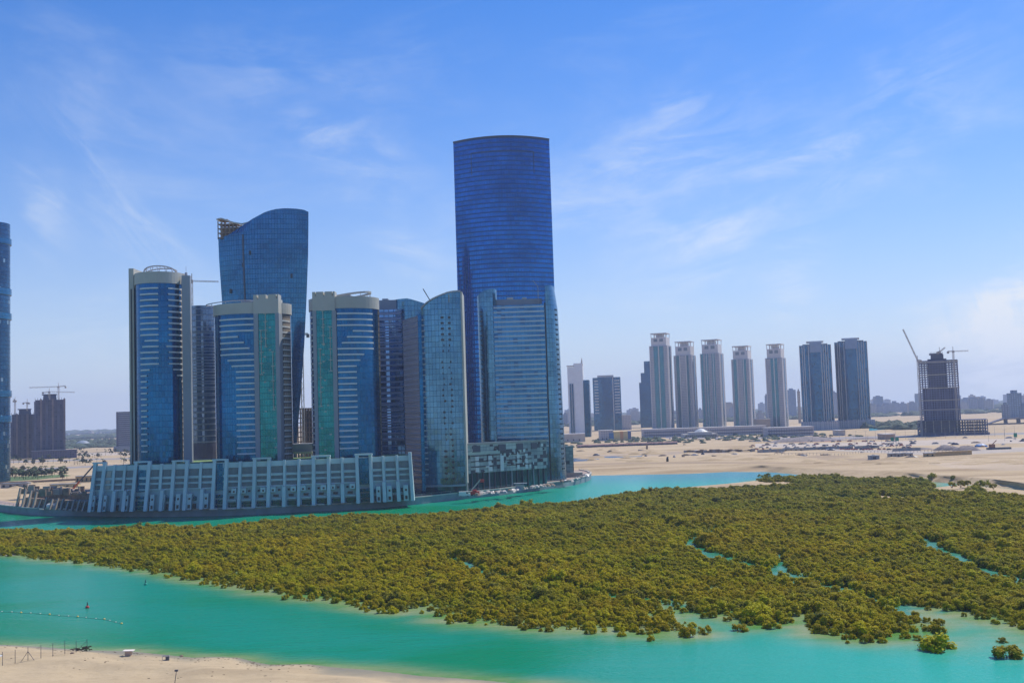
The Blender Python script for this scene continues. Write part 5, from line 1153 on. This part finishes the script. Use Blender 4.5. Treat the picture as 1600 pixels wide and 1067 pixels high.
# unfinished podium stub with ribs on the left
Y = 575; t = thing('ruined_podium', 'raw concrete stub of an unfinished podium with two rows of slanting ribs', 'unfinished podium', (X(80, 780, Y), Y, ZL))
pts = [(28, 775, 592), (45, 772, 584), (62, 771, 576), (80, 770, 568), (97, 769, 561), (114, 768, 555), (128, 768, 550)]
b = MB(); o_ = [(X(px, 790, yy)+1, yy+4) for px, _, yy in pts]+[(X(136, 790, 546)+3, 548), (X(138, 790, 580), 596), (X(50, 790, 620), 625)]
b.prism(o_, ZL, ZL+4.6); part('floor_slab', b, MT['rawbrown'], t)
b = MB(); b.prism([(x+1, y+8) for x, y in o_], ZL+4.6, ZL+7.6); part('floor_slab', b, MT['rawbrown'], t)
for i in range(13):
    px = 26+i*8.6; yy = float(np.interp(px, [p[0] for p in pts], [p[2] for p in pts])); x = X(px, 795, yy); hh = r_.uniform(4.5, 6.5) if i > 3 else 10.5-i*.7
    b = MB(); b.loft([[(x-.4, yy-1.2, ZL), (x+.4, yy-1.2, ZL), (x+.4, yy+1.6, ZL), (x-.4, yy+1.6, ZL)], [(x+.1+hh*.1, yy+.8, ZL+hh), (x+.7+hh*.1, yy+.8, ZL+hh), (x+.7+hh*.1, yy+2.4, ZL+hh), (x+.1+hh*.1, yy+2.4, ZL+hh)]]); part('rib', b, MT['concrete'], t)
for i in range(60):
    px = r_.uniform(36, 132); yy = r_.uniform(566, 598) if px > 60 else r_.uniform(592, 604); x = X(px, 780, yy); hh = r_.uniform(7, 11.5)
    b = MB(); w_ = r_.uniform(.3, 2.6); b.box(x-w_, x+w_, yy-.3, yy+.5, ZL+7, ZL+hh); part('wall_stub', b, (MT['rawbrown'], MT['concrete'], MT['rawbrown'])[i % 3], t)
for i in range(9):
    px = 58+i*8.8; yy = float(np.interp(px, [p[0] for p in pts], [p[2] for p in pts])); b = MB(); x = X(px, 795, yy); b.box(x, x+1.9, yy+3.7, yy+4.2, ZL+.3, ZL+3.8); part('opening', b, MT['dark'], t)
p = onq(84, 795); t = thing('white_tank', 'rounded white tank lying in front of the ruined ribs', 'tank', p+Vector((0, 1, 0)))
b = MB(); b.loft([[(x, 1.5*f_*math.cos(2*math.pi*k/12), 1.5+1.5*f_*math.sin(2*math.pi*k/12)) for k in range(12)] for x, f_ in ((-4.2, .3), (-3.8, .85), (-2.8, 1), (2.8, 1), (3.8, .85), (4.2, .3))]); lpart(t, 'shell', b, MT['stripe']); b = MB(); b.box(-2.5, 2.5, -.9, .9, 0, .5); lpart(t, 'cradle', b, MT['steel'])
D = 700; p0 = A(108, 758, D); t = thing('crawler_crane', 'crawler crane with long dark inclined boom and orange foot left of the podium', 'crane', (p0.x, D, ZL))
e_ = A(149, 724, D)-Vector((p0.x, D, ZL)); z0 = p0.z-ZL
b = MB(); b.bar((2.5, 0, 3), Vector((2.5, 0, 3)).lerp(e_, .3), 1.0); lpart(t, 'boom_foot', b, MT['orange'])
b = MB(); b.bar(Vector((2.5, 0, 3)).lerp(e_, .3), e_, .8); lpart(t, 'boom', b, MT['steel_dk']); b = MB(); b.box(-3, 2.4, -1.6, 1.6, 1, 3.4); lpart(t, 'cab', b, MT['orange']); b = MB(); b.box(-4, 4, -2, -1.2, 0, 1); b.box(-4, 4, 1.2, 2, 0, 1); lpart(t, 'track', b, MT['steel_dk'])
for lb, px, py, w_, h_, c_ in (('long tan site office between the road and the ruined ribs', 100, 762, 20, 2.6, plain('yellow_cabin', (.55, .47, .28))), ('tan box store tucked left of the podium', 132, 753, 14, 4.5, hoard), ('grey brown cabin row near the left edge tower', 22, 762, 20, 3.2, greyb)):
    boxthing('site_office', lb, 'cabin', px, py, w_, 5, h_, c_, 0, None, None, 4)
b = MB(); root = thing('road_parapet', 'long low brown wall beside the road on the left', 'wall', G(60, 755, ZL)); a_, c_ = G(-60, 759.5, ZL), G(128, 750, ZL); d_ = c_-a_
b.loft([[tuple(a_), tuple(c_), tuple(c_+Vector((0, .6, 0))), tuple(a_+Vector((0, .6, 0)))], [tuple(p_+Vector((0, 0, 1.6))) for p_ in (a_, c_, c_+Vector((0, .6, 0)), a_+Vector((0, .6, 0)))]]); part('wall', b, MT['rawbrown'], root)

# ---------------------------------------------------------------- foreground beach things
def beach_pt(px, py):
    z = 1.0
    for _ in range(6):
        p = G(px, py, z); z = float(beachz(np.array([[p.x, p.y]]))[0])
    return G(px, py, z)
rootf = thing('wire_fence', 'thin wire fence with dark posts running down the beach to the water', 'fence', beach_pt(80, 1027))
FP = [(-30, 1047), (4, 1039.5), (23.7, 1036), (43.7, 1031.5), (64, 1028), (82.6, 1025), (101.3, 1021), (119, 1018.5), (136, 1015.5)]; prev = None
for px, py in FP:
    p = beach_pt(px, py); b = MB(); hh = 2.55 if px < 119 else 2.3; b.tube(p-Vector((0, 0, .3)), p+Vector((0, 0, hh)), .06, .05, 6); part('post', b, MT['steel_dk'], rootf)
    if prev is not None:
        b = MB()
        for z in (.3, 1.0, 1.7, 2.3): b.bar(prev+Vector((0, 0, z)), p+Vector((0, 0, z)), .012)
        part('wire', b, MT['steel'], rootf)
    prev = p
p = beach_pt(43.7, 1031.5)
for dx in (-1.2, 1.2): b = MB(); b.bar(p+Vector((0, 0, 1.7)), p+Vector((dx, 0, 0)), .07); part('brace', b, MT['steel_dk'], rootf)
b = MB(); p = beach_pt(136, 1015.5); b.bar(p+Vector((-2.0, 0, .1)), p+Vector((0, 0, 1.9)), .06); part('brace', b, MT['steel_dk'], rootf)
p = beach_pt(128, 1016.5); t = thing('driftwood_heap', 'dark tangled heap of weed and wood at the water end of the fence', 'debris heap', p)
b = MB()
for i in range(60):
    a_ = Vector((r_.uniform(-1.7, 1.5), r_.uniform(-.5, .5), 0)); a_.z = r_.uniform(0, .5+.15*a_.x+.2); b.bar(a_, a_+Vector((r_.uniform(-.9, .9), r_.uniform(-.4, .4), r_.uniform(-.2, .3))), r_.uniform(.05, .16))
lpart(t, 'tangle', b, plain('weed_dark', (.06, .045, .03), .9))
p = beach_pt(201, 1024); t = thing('stone_bench', 'small brick block with a wide white slab on top alone on the beach', 'stone table', p)
b = MB(); b.box(-.55, .55, -.5, .5, -.2, .95); lpart(t, 'base', b, plain('pink_block', (.50, .36, .27), .9)); b = MB(); b.box(-1.0, 1.05, -.65, .65, .95, 1.08); lpart(t, 'slab', b, plain('bleached_slab', (.72, .66, .58)))
p = beach_pt(259, 1031); t = thing('metal_crate', 'open grey metal frame crate lying on the beach', 'crate', p, .3)
b = MB(); a_ = .62
for x in (-a_, a_):
    for y in (-.4, .4): b.bar((x, y, 0), (x, y, .85), .08)
for z in (.04, .82):
    for y in (-.4, .4): b.bar((-a_, y, z), (a_, y, z), .08)
    for x in (-a_, a_, .05): b.bar((x, -.4, z), (x, .4, z), .08)
lpart(t, 'frame', b, MT['steel']); b = MB(); b.box(-.05, a_-.05, -.35, .35, .08, .7); lpart(t, 'panel', b, MT['steel_dk'])
for i, (px, py, lb) in enumerate(((219.5, 1016.5, 'small dark rock at the waterline right of the stone table'), (283.5, 1025, 'small dark rock at the waterline right of the metal crate'), (113, 1020.5, 'flat dark stone on the wet sand near the fence'))):
    p = beach_pt(px, py); b = MB(); b.lathe([(.35, -.1), (.4, .12), (.2, .28)], 7); o = b.build('rock', MT['rawbrown']); o.location = p; tag(o, lb, 'rock')
p = beach_pt(-2, 1030); t = thing('white_shelter', 'edge of a small white slab shelter cut by the left border of the beach', 'shelter', p); b = MB(); b.box(-2.2, .45, -.7, .7, .6, .75); lpart(t, 'slab', b, MT['stripe']); b = MB(); b.box(-1.4, -.3, -.4, .4, -.2, .6); lpart(t, 'base', b, MT['coping'])
for px, py, zt, lb, tilt in ((275.5, 1040, 6.4, 'grey lamp post with small head leaning slightly on the near beach', .0), (527.5, 1060, 6.4, 'lamp post top with small dark head poking in at the bottom edge', .0)):
    D = (H-zt)/((py-(647-.0323*(px-800)))/F); top_ = A(px, py, D); t = thing('beach_lamp', lb, 'lamp post', (top_.x, top_.y, 1.3)); b = MB(); b.tube((-.75 if px < 300 else -.1, 0, 0), (0, 0, zt-1.3), .07, .05, 8); lpart(t, 'pole', b, MT['steel_dk'])
    b = MB(); b.box(-.25, .25, -.15, .15, zt-1.35, zt-1.1); lpart(t, 'lamp_head', b, MT['steel_dk'])
b = MB()
for i in range(300):
    k_ = r_.random()*.62; n_ = len(BEACH)-1; q_ = k_*n_; i0 = int(q_); a_ = BEACH[i0]; c_ = BEACH[i0+1]; f_ = q_-i0
    x = a_[0]+(c_[0]-a_[0])*f_; y = a_[1]+(c_[1]-a_[1])*f_-abs(r_.gauss(0, 1))*(3 if i % 2 else 12)-.6; z = float(beachz(np.array([[x, y]]))[0]); s_ = r_.uniform(.02, .10)
    b.box(x-s_*r_.uniform(1, 3), x+s_*r_.uniform(1, 3), y-s_, y+s_, z-.03, z+s_*.6)
tag(b.build('weed_scraps', plain('weed_scrap', (.14, .10, .06), .9)), 'small dark scraps of weed and stones scattered on the near beach', 'weed scraps', kind='stuff')
# buoys
yel = plain('yellow_float', (.75, .48, .08), .4); blk = plain('white_float', (.60, .60, .48), .4)
BU = [(-26, 954.5, 0), (-11, 955, 1), (3, 955.4, 0), (18.5, 955.9, 0), (33, 957, 1), (48, 957.6, 0), (63, 958.6, 0), (77.5, 959.8, 1), (92, 961.4, 0), (107, 962.4, 0), (121.5, 963.3, 1), (134.5, 964.6, 0), (150, 966.2, 0), (163, 967.2, 1), (171.5, 969.2, 0), (181, 971.8, 0), (190, 974, 1)]
for px, py, y_ in BU:
    p = G(px, py, 0); rr = .27 if y_ else .19; t = thing('float', ('larger yellow float' if y_ else 'small pale float')+' strung on the rope line in the water', 'float', p, 0, 'floats on the rope line')
    b = MB(); b.lathe([(rr*.3, -rr*.6), (rr*.95, -rr*.2), (rr, .1), (rr*.8, rr*.7), (rr*.25, rr)], 12); b.build('ball', yel if y_ else blk, t, True)
    b = MB(); b.lathe([(rr*1.03, 0), (rr*1.03, .06)], 12); lpart(t, 'collar', b, MT['steel_dk'])
b = MB()
for a_, c_ in zip(BU[:-1], BU[1:]): b.bar(G(a_[0], a_[1], .03), G(c_[0], c_[1], .03), .045)
tag(b.build('float_rope', plain('rope', (.10, .16, .12))), 'thin dark rope carrying the line of floats across the lagoon', 'rope')
for px, py, c_, c2_, lb in ((136.5, 949.5, MT['red'], MT['dark'], 'red channel buoy with dark top mark above the float line'), (227.5, 913.5, plain('green_buoy', (.02, .30, .22)), plain('green_mark', (.02, .12, .12)), 'green channel buoy with slim top mark near the mangroves')):
    p = G(px, py, 0); t = thing('channel_buoy', lb, 'buoy', p); b = MB(); b.lathe([(.35, -.2), (.5, .1), (.42, .45), (.18, .6)], 12); lpart(t, 'float_body', b, c_); b = MB(); b.lathe([(.16, .5), (.14, 1.2), (.05, 1.5)], 8); lpart(t, 'top_mark', b, c2_)

# ---------------------------------------------------------------- mangroves
m, t_, b_ = newmat('mangrove_leaves'); oi = N(t_, 'ShaderNodeObjectInfo'); g = N(t_, 'ShaderNodeNewGeometry')
f1 = nz(t_, g.outputs['Position'], .018, 4, .6); f2 = nz(t_, g.outputs['Position'], .5, 4, .7)
c = mixc(t_, smooth(t_, f1, .35, .65), (.38, .31, .004), (.29, .285, .006))
sx2 = N(t_, 'ShaderNodeSeparateXYZ'); t_.links.new(g.outputs['Position'], sx2.inputs[0])
c = mixc(t_, mth(t_, 'MULTIPLY', smooth(t_, sx2.outputs[1], 330, 640), .55), c, (.175, .205, .065))
c = mixc(t_, mth(t_, 'MULTIPLY', smooth(t_, oi.outputs['Random'], .82, .95), .6), c, (.10, .115, .035))
c = mixc(t_, smooth(t_, f2, .4, .8), c, (.42, .35, .010))
hv = N(t_, 'ShaderNodeHueSaturation'); t_.links.new(c, hv.inputs['Color']); t_.links.new(mth(t_, 'MULTIPLY_ADD', mth(t_, 'FRACT', mth(t_, 'MULTIPLY', oi.outputs['Random'], 7.3)), .42, .90), hv.inputs['Value']); t_.links.new(mth(t_, 'MULTIPLY_ADD', mth(t_, 'FRACT', mth(t_, 'MULTIPLY', oi.outputs['Random'], 3.7)), .022, .487), hv.inputs['Hue']); c = hv.outputs[0]
t_.links.new(c, b_.inputs['Base Color']); b_.inputs['Roughness'].default_value = .55
b_.inputs['Specular IOR Level'].default_value = .06
tr = N(t_, 'ShaderNodeBsdfTranslucent'); t_.links.new(c, tr.inputs[0]); mx = N(t_, 'ShaderNodeMixShader'); mx.inputs[0].default_value = .3
t_.links.new(b_.outputs[0], mx.inputs[1]); t_.links.new(tr.outputs[0], mx.inputs[2]); t_.links.new(mx.outputs[0], t_.nodes['Material Output'].inputs[0])
leaf = m; bark = plain('mangrove_bark', (.12, .09, .06), .9)
def crown_mesh(seed, n_lobe=15, n_leaf=58):
    rr = random.Random(seed); V_ = []; F_ = []
    lobes = []
    for i in range(n_lobe):
        a_ = rr.uniform(0, 2*math.pi); d_ = math.sqrt(rr.random())*1.25; z = 1.0+.9*(1-(d_/1.35)**2)+rr.uniform(-.35, .3)
        if i > n_lobe*.6: z = rr.uniform(.35, 1.0); d_ = rr.uniform(.9, 1.3)
        lobes.append((Vector((d_*math.cos(a_), d_*math.sin(a_), z)), rr.uniform(.36, .62)))
    for c_, r in lobes:
        for k in range(n_leaf):
            d = Vector((rr.gauss(0, 1), rr.gauss(0, 1), rr.gauss(0.25, 1))).normalized(); p = c_+d*r*rr.uniform(.72, 1.08)
            if p.z < .12: continue
            nrm = (d+Vector((rr.gauss(0, .45), rr.gauss(0, .45), rr.gauss(.6, .4)))).normalized(); s_ = rr.uniform(.085, .16)
            u = nrm.orthogonal().normalized(); u.rotate(Matrix.Rotation(rr.uniform(0, 6.28), 3, nrm)); v = nrm.cross(u); b0 = len(V_)
            V_ += [p+u*s_*1.3, p+v*s_*.8, p-u*s_*1.2, p-v*s_*.8]; F_.append((b0, b0+1, b0+2, b0+3))
        # solid dark heart so gaps do not show straight through
        b0 = len(V_); n = 6; q = r*.66
        for zz, f_ in ((-.6, .75), (0, 1), (.6, .75)): V_ += [c_+Vector((q*f_*math.cos(2*math.pi*k/n), q*f_*math.sin(2*math.pi*k/n), q*zz)) for k in range(n)]
        for s in range(2): F_ += [(b0+s*n+k, b0+s*n+(k+1) % n, b0+(s+1)*n+(k+1) % n, b0+(s+1)*n+k) for k in range(n)]
        F_.append(tuple(b0+2*n+k for k in range(n)))
    me = bpy.data.meshes.new('crown'); me.from_pydata([tuple(p) for p in V_], [], F_); me.materials.append(leaf); me.update(); return me
crowns = [crown_mesh(100+i, n_lobe=(12, 15, 17, 14, 11, 16)[i]) for i in range(6)]
def trunk_mesh(seed, h_=1.1):
    rr = random.Random(seed); b = MB()
    for k in range(5):
        a_ = 2*math.pi*k/5+rr.uniform(-.4, .4); b.tube((.15*math.cos(a_), .15*math.sin(a_), -.4), (.6*math.cos(a_), .6*math.sin(a_), h_), .07, .035, 5)
    o = b.build('trunk', bark); me = o.data; bpy.data.objects.remove(o); return me
trunks = [trunk_mesh(i) for i in range(3)]
# scatter
xs0 = -400; P = []
ymin, ymax = min(p[1] for p in MANG), max(p[1] for p in MANG); s = 2.0
gx, gy = np.meshgrid(np.arange(-330, 470, s), np.arange(ymin, ymax, s*.92)); P = np.stack([gx.ravel(), gy.ravel()], 1)
P += RNG.uniform(-.48*s, .48*s, P.shape); 
# keep what the photo can see, with a margin
px = 800+F*(P[:, 0]/P[:, 1]); P = P[(px > -90) & (px < 1760)]
P = P[inside(P, MANG)]
dch = np.full(len(P), 1e9)
for l, wd in CHAN: dch = np.minimum(dch, dist(P, l)-.85*wd*.62*(1+.35*np.sin(P[:, 0]*.16)+.35*np.sin(P[:, 1]*.29)))
gap = np.zeros(len(P), bool)
for g_ in GAPS: gap |= inside(P, g_)
de = dist(P, MANG, True)
keep = (dch > 1.1) & ~gap & ~((de < 5) & (RNG.random(len(P)) < .35)) & (RNG.random(len(P)) < .93)
nz_ = np.sin(P[:, 0]*.05+2*np.sin(P[:, 1]*.031))*np.sin(P[:, 1]*.07+1.7*np.sin(P[:, 0]*.043))
keep &= ~((nz_ > .93) & (RNG.random(len(P)) < .8))
P = P[keep]; de = de[keep]; nzk = nz_[keep]
sc_ = 1.0*RNG.uniform(.5, 1.2, len(P))*(1+.28*nzk)*np.clip(.7+de/18, .7, 1.05)*(1+.10*np.clip((P[:, 1]-300)/300, 0, 1))
big = RNG.random(len(P)) < .06; sc_[big] *= 1.5
# a ragged fringe of small bushes in the shallows
fx, fy = [], []
for (x0, y0), (x1, y1) in zip(MANG[42:-1], MANG[43:]):
    for _ in range(int(math.dist((x0, y0), (x1, y1))/3.2)):
        f_ = RNG.random(); fx.append(x0+(x1-x0)*f_+RNG.normal(0, 1.6)); fy.append(y0+(y1-y0)*f_-abs(RNG.normal(0, 2.2)))
fr_ = np.stack([fx, fy], 1); P = np.concatenate([P, fr_]); sc_ = np.concatenate([sc_, RNG.uniform(.25, .85, len(fr_))])
LONE = [(1155, 985, 1.12, 'lone round mangrove in the shallows between the channel mouth and the far clump'), (1465, 1014, 1.7, 'large rounded mangrove bush standing alone in the shallows, nearest the right corner'), (1573, 1026, 1.35, 'low lone mangrove at the right edge, nearest the bottom'),
        (1102, 991, .4, 'tiny lone mangrove sprig off the point of the clump'), (1207, 980, 1.3, 'mangrove at the front of the channel mouth, right of the lone round one'), (1566, 1003, .62, 'small pale twiggy mangrove above the low lone one'),
        (943, 986, .5, 'small separate mangrove on the shallow edge left of the point clump'), (613, 957, 1.0, 'rounded mangrove standing forward on the green shallow edge'), (568, 951, .7, 'small mangrove just left of the forward rounded one'),
        (1237, 745, 1.2, 'first of two lone dark mangroves on the sand spit by the far bank'), (1227, 745, 1.0, 'second smaller lone dark mangrove on the sand spit by the far bank')]
LONE[-2] = (1199, 744, 1.5, LONE[-2][3]); LONE[-1] = (1188, 744.5, 1.3, LONE[-1][3])
LP = [(G(a_, b0, 0), s_, lb) for a_, b0, s_, lb in LONE]
for a_, b0, s_ in ((1501, 757, 1.2), (1507, 755, 1.3), (1541, 757, 1.4), (1512, 755.5, 1.1), (1531, 757, 1.4), (1523, 759, 1.3), (1458, 744.5, 1.3), (1487, 757.5, 1.4), (1454, 745, 1.2), (1552, 760, 1.2), (1490, 747, 1.1)):
    LP.append((G(a_, b0, ZL-1), s_, 'scattered single dark mangrove on the bare sand patch at the far right'))
rd = np.hypot(P[:, 0], P[:, 1]); order = np.argsort(rd-np.where(np.abs(P[:, 0]) < 1e9, 0, 0)); nI = 300-len(LP)
near = order[:nI]; rest = order[nI:]; sc_[near] *= RNG.choice([.75, 1, 1.15, 1.35], len(near))
def mangrove(p, s_, lb, i, grp=None, fl_=1):
    t = thing('mangrove_tree', lb, 'mangrove', (p[0], p[1], p[2]-.5*s_), r_.uniform(0, 6.28), grp); t.scale = (s_*fl_, s_*fl_, s_*r_.uniform(.85, 1.1))
    c_ = bpy.data.objects.new('crown', crowns[i % 6]); COL.objects.link(c_); c_.parent = t
    k_ = bpy.data.objects.new('trunk', trunks[i % 3]); COL.objects.link(k_); k_.parent = t; return c_
srcs = []
for i, (p, s_, lb) in enumerate(LP): 
    c_ = mangrove(p-Vector((0, 0, .2*s_)), s_, lb, i, 'scattered mangroves on the sand patch' if i >= len(LONE) else None, 1.3 if s_ > 1.32 and i < 9 else 1.05)
    if i < 6: srcs.append(c_)
for k, i in enumerate(near):
    x, y = P[i]; px = 800+F*x/y
    z_ = 'the dense front edge beside the right channel' if px > 1480 else 'the clump between the two right channel mouths' if px > 1180 else 'the point clump near the middle' if px > 960 else 'the front fringe left of the point clump'
    mangrove((x, y, 0), float(sc_[i]), 'olive mangrove packed among others in '+z_, k, 'mangroves at the front edge of the thicket')
me = bpy.data.meshes.new('mangrove_thicket'); me.from_pydata([(float(P[i][0]), float(P[i][1]), -.4*float(sc_[i])) for i in rest], [], [])
for nm, ty, arr in (('idx', 'INT', RNG.integers(0, 6, len(rest)).astype(np.int32)), ('sc', 'FLOAT', sc_[rest].astype(np.float32)), ('rz', 'FLOAT', RNG.uniform(0, 6.28, len(rest)).astype(np.float32))):
    a_ = me.attributes.new(nm, ty, 'POINT'); a_.data.foreach_set('value', arr)
o = bpy.data.objects.new('mangrove_thicket', me); COL.objects.link(o); tag(o, 'dense olive green mangrove thicket filling the lagoon', 'mangroves', kind='stuff')
ng = bpy.data.node_groups.new('thicket', 'GeometryNodeTree'); ng.interface.new_socket('Geometry', in_out='INPUT', socket_type='NodeSocketGeometry'); ng.interface.new_socket('Geometry', in_out='OUTPUT', socket_type='NodeSocketGeometry')
gi = ng.nodes.new('NodeGroupInput'); go = ng.nodes.new('NodeGroupOutput'); jn = ng.nodes.new('GeometryNodeJoinGeometry'); L_ = ng.links.new
for s_ in reversed(srcs):
    n = ng.nodes.new('GeometryNodeObjectInfo'); n.inputs['Object'].default_value = s_; n.inputs['As Instance'].default_value = True; n.transform_space = 'ORIGINAL'; L_(n.outputs['Geometry'], jn.inputs[0])
iop = ng.nodes.new('GeometryNodeInstanceOnPoints'); iop.inputs['Pick Instance'].default_value = True
def na(nm, ty): n = ng.nodes.new('GeometryNodeInputNamedAttribute'); n.data_type = ty; n.inputs['Name'].default_value = nm; return n.outputs['Attribute']
L_(gi.outputs[0], iop.inputs['Points']); L_(jn.outputs[0], iop.inputs['Instance']); L_(na('idx', 'INT'), iop.inputs['Instance Index'])
cx_ = ng.nodes.new('ShaderNodeCombineXYZ'); L_(na('rz', 'FLOAT'), cx_.inputs[2]); L_(cx_.outputs[0], iop.inputs['Rotation']); L_(na('sc', 'FLOAT'), iop.inputs['Scale']); L_(iop.outputs[0], go.inputs[0])
o.modifiers.new('thicket', 'NODES').node_group = ng
print('mangroves', len(P))
for g_ in ([(1060, 762), (1140, 755), (1200, 749), (1238, 752), (1244, 757), (1180, 761), (1100, 765)], [(1330, 771), (1400, 776), (1470, 777), (1475, 782), (1390, 783)], [(1455, 762), (1500, 757), (1560, 762), (1640, 770), (1620, 776), (1470, 771)], [(-60, 860), (-20, 852), (20, 857), (36, 866), (10, 868)], [(262, 826), (290, 823), (338, 823), (345, 828), (300, 833)]):
    flat('sandbank', g_, .12 if g_[0][0] != 1455 else .2, MT['wetsand'] if g_[0][0] in (-60, 262) else MT['sand'])

# palms and trees beyond the left road
def tree_proto():
    t = thing('roadside_tree', 'x', 'tree'); b = MB(); b.tube((0, 0, 0), (.2, 0, 4.6), .28, .14, 7); b.bar((0.1, 0, 3), (1.3, .3, 5), .12); b.bar((0.1, 0, 3.2), (-1.2, -.3, 5.2), .12); lpart(t, 'trunk', b, bark)
    c_ = bpy.data.objects.new('crown', crown_mesh(55, 16, 50)); c_.data.materials.clear(); c_.data.materials.append(plain('tree_green', (.045, .06, .03), .7, var=.5, scale=.6)); COL.objects.link(c_); c_.parent = t; c_.location = (0, 0, 2.6); c_.scale = (2.1, 2.1, 2.0); return t
def palm_proto():
    t = thing('palm_tree', 'x', 'palm tree'); b = MB(); b.tube((0, 0, 0), (.3, 0, 6.5), .26, .18, 7); lpart(t, 'trunk', b, bark); b = MB()
    for k in range(16):
        a_ = 2*math.pi*k/16; u = Vector((math.cos(a_), math.sin(a_), 0)); sd_ = Vector((-u.y, u.x, 0))*.35; p0 = Vector((.3, 0, 6.5)); p1 = p0+u*1.4+Vector((0, 0, .9+.3*(k % 2))); p2 = p0+u*2.7+Vector((0, 0, -.2)); i0 = len(b.v)
        b.v += [p0-sd_*.3, p0+sd_*.3, p1+sd_, p1-sd_, p2+sd_*.3, p2-sd_*.3]; b.face((i0, i0+1, i0+2, i0+3)); b.face((i0+3, i0+2, i0+4, i0+5))
    lpart(t, 'fronds', b, plain('palm_green', (.05, .09, .03), .7)); return t
tp, pp = tree_proto(), palm_proto(); f1_, f2_ = True, True
for i in range(210):
    zone = i % 5
    if zone < 2: px, py = r_.uniform(14, 105), r_.uniform(738, 749)
    elif zone == 2: px, py = r_.uniform(5, 215), r_.uniform(722, 727)
    elif zone == 3: px, py = r_.uniform(5, 205), r_.uniform(712, 718)
    else: px, py = r_.uniform(15, 200), r_.uniform(705, 712)
    p = G(px, py, ZL); s_ = r_.uniform(.55, 1.0); palm = r_.random() < .45
    lb = ('palm' if palm else 'bushy green tree')+(' in the green garden between the two left roads' if zone < 2 else ' in the roadside rows beyond the left roads')
    if palm: o = pp if f2_ else copy_tree(pp); f2_ = False
    else: o = tp if f1_ else copy_tree(tp); f1_ = False
    o.location = p; o.rotation_euler = (0, 0, r_.uniform(0, 6)); o.scale = (s_,)*3; o['label'] = lb; o['group'] = 'trees along the left roads'

# ---------------------------------------------------------------- haze
b = MB(); b.box(-9000, 9000, -700, 9800, -4, 330); hz = b.build('haze', []); tag(hz, kind='stuff', label='thin pale blue air haze over the whole bay', cat='haze')
m = bpy.data.materials.new('haze'); m.use_nodes = True; t = m.node_tree; t.nodes.clear(); o_ = N(t, 'ShaderNodeOutputMaterial'); v = N(t, 'ShaderNodeVolumePrincipled'); v.inputs['Density'].default_value = 9.0e-5; v.inputs['Color'].default_value = (.54, .67, .95, 1); v.inputs['Anisotropy'].default_value = .2
t.links.new(v.outputs[0], o_.inputs['Volume']); hz.data.materials.append(m)
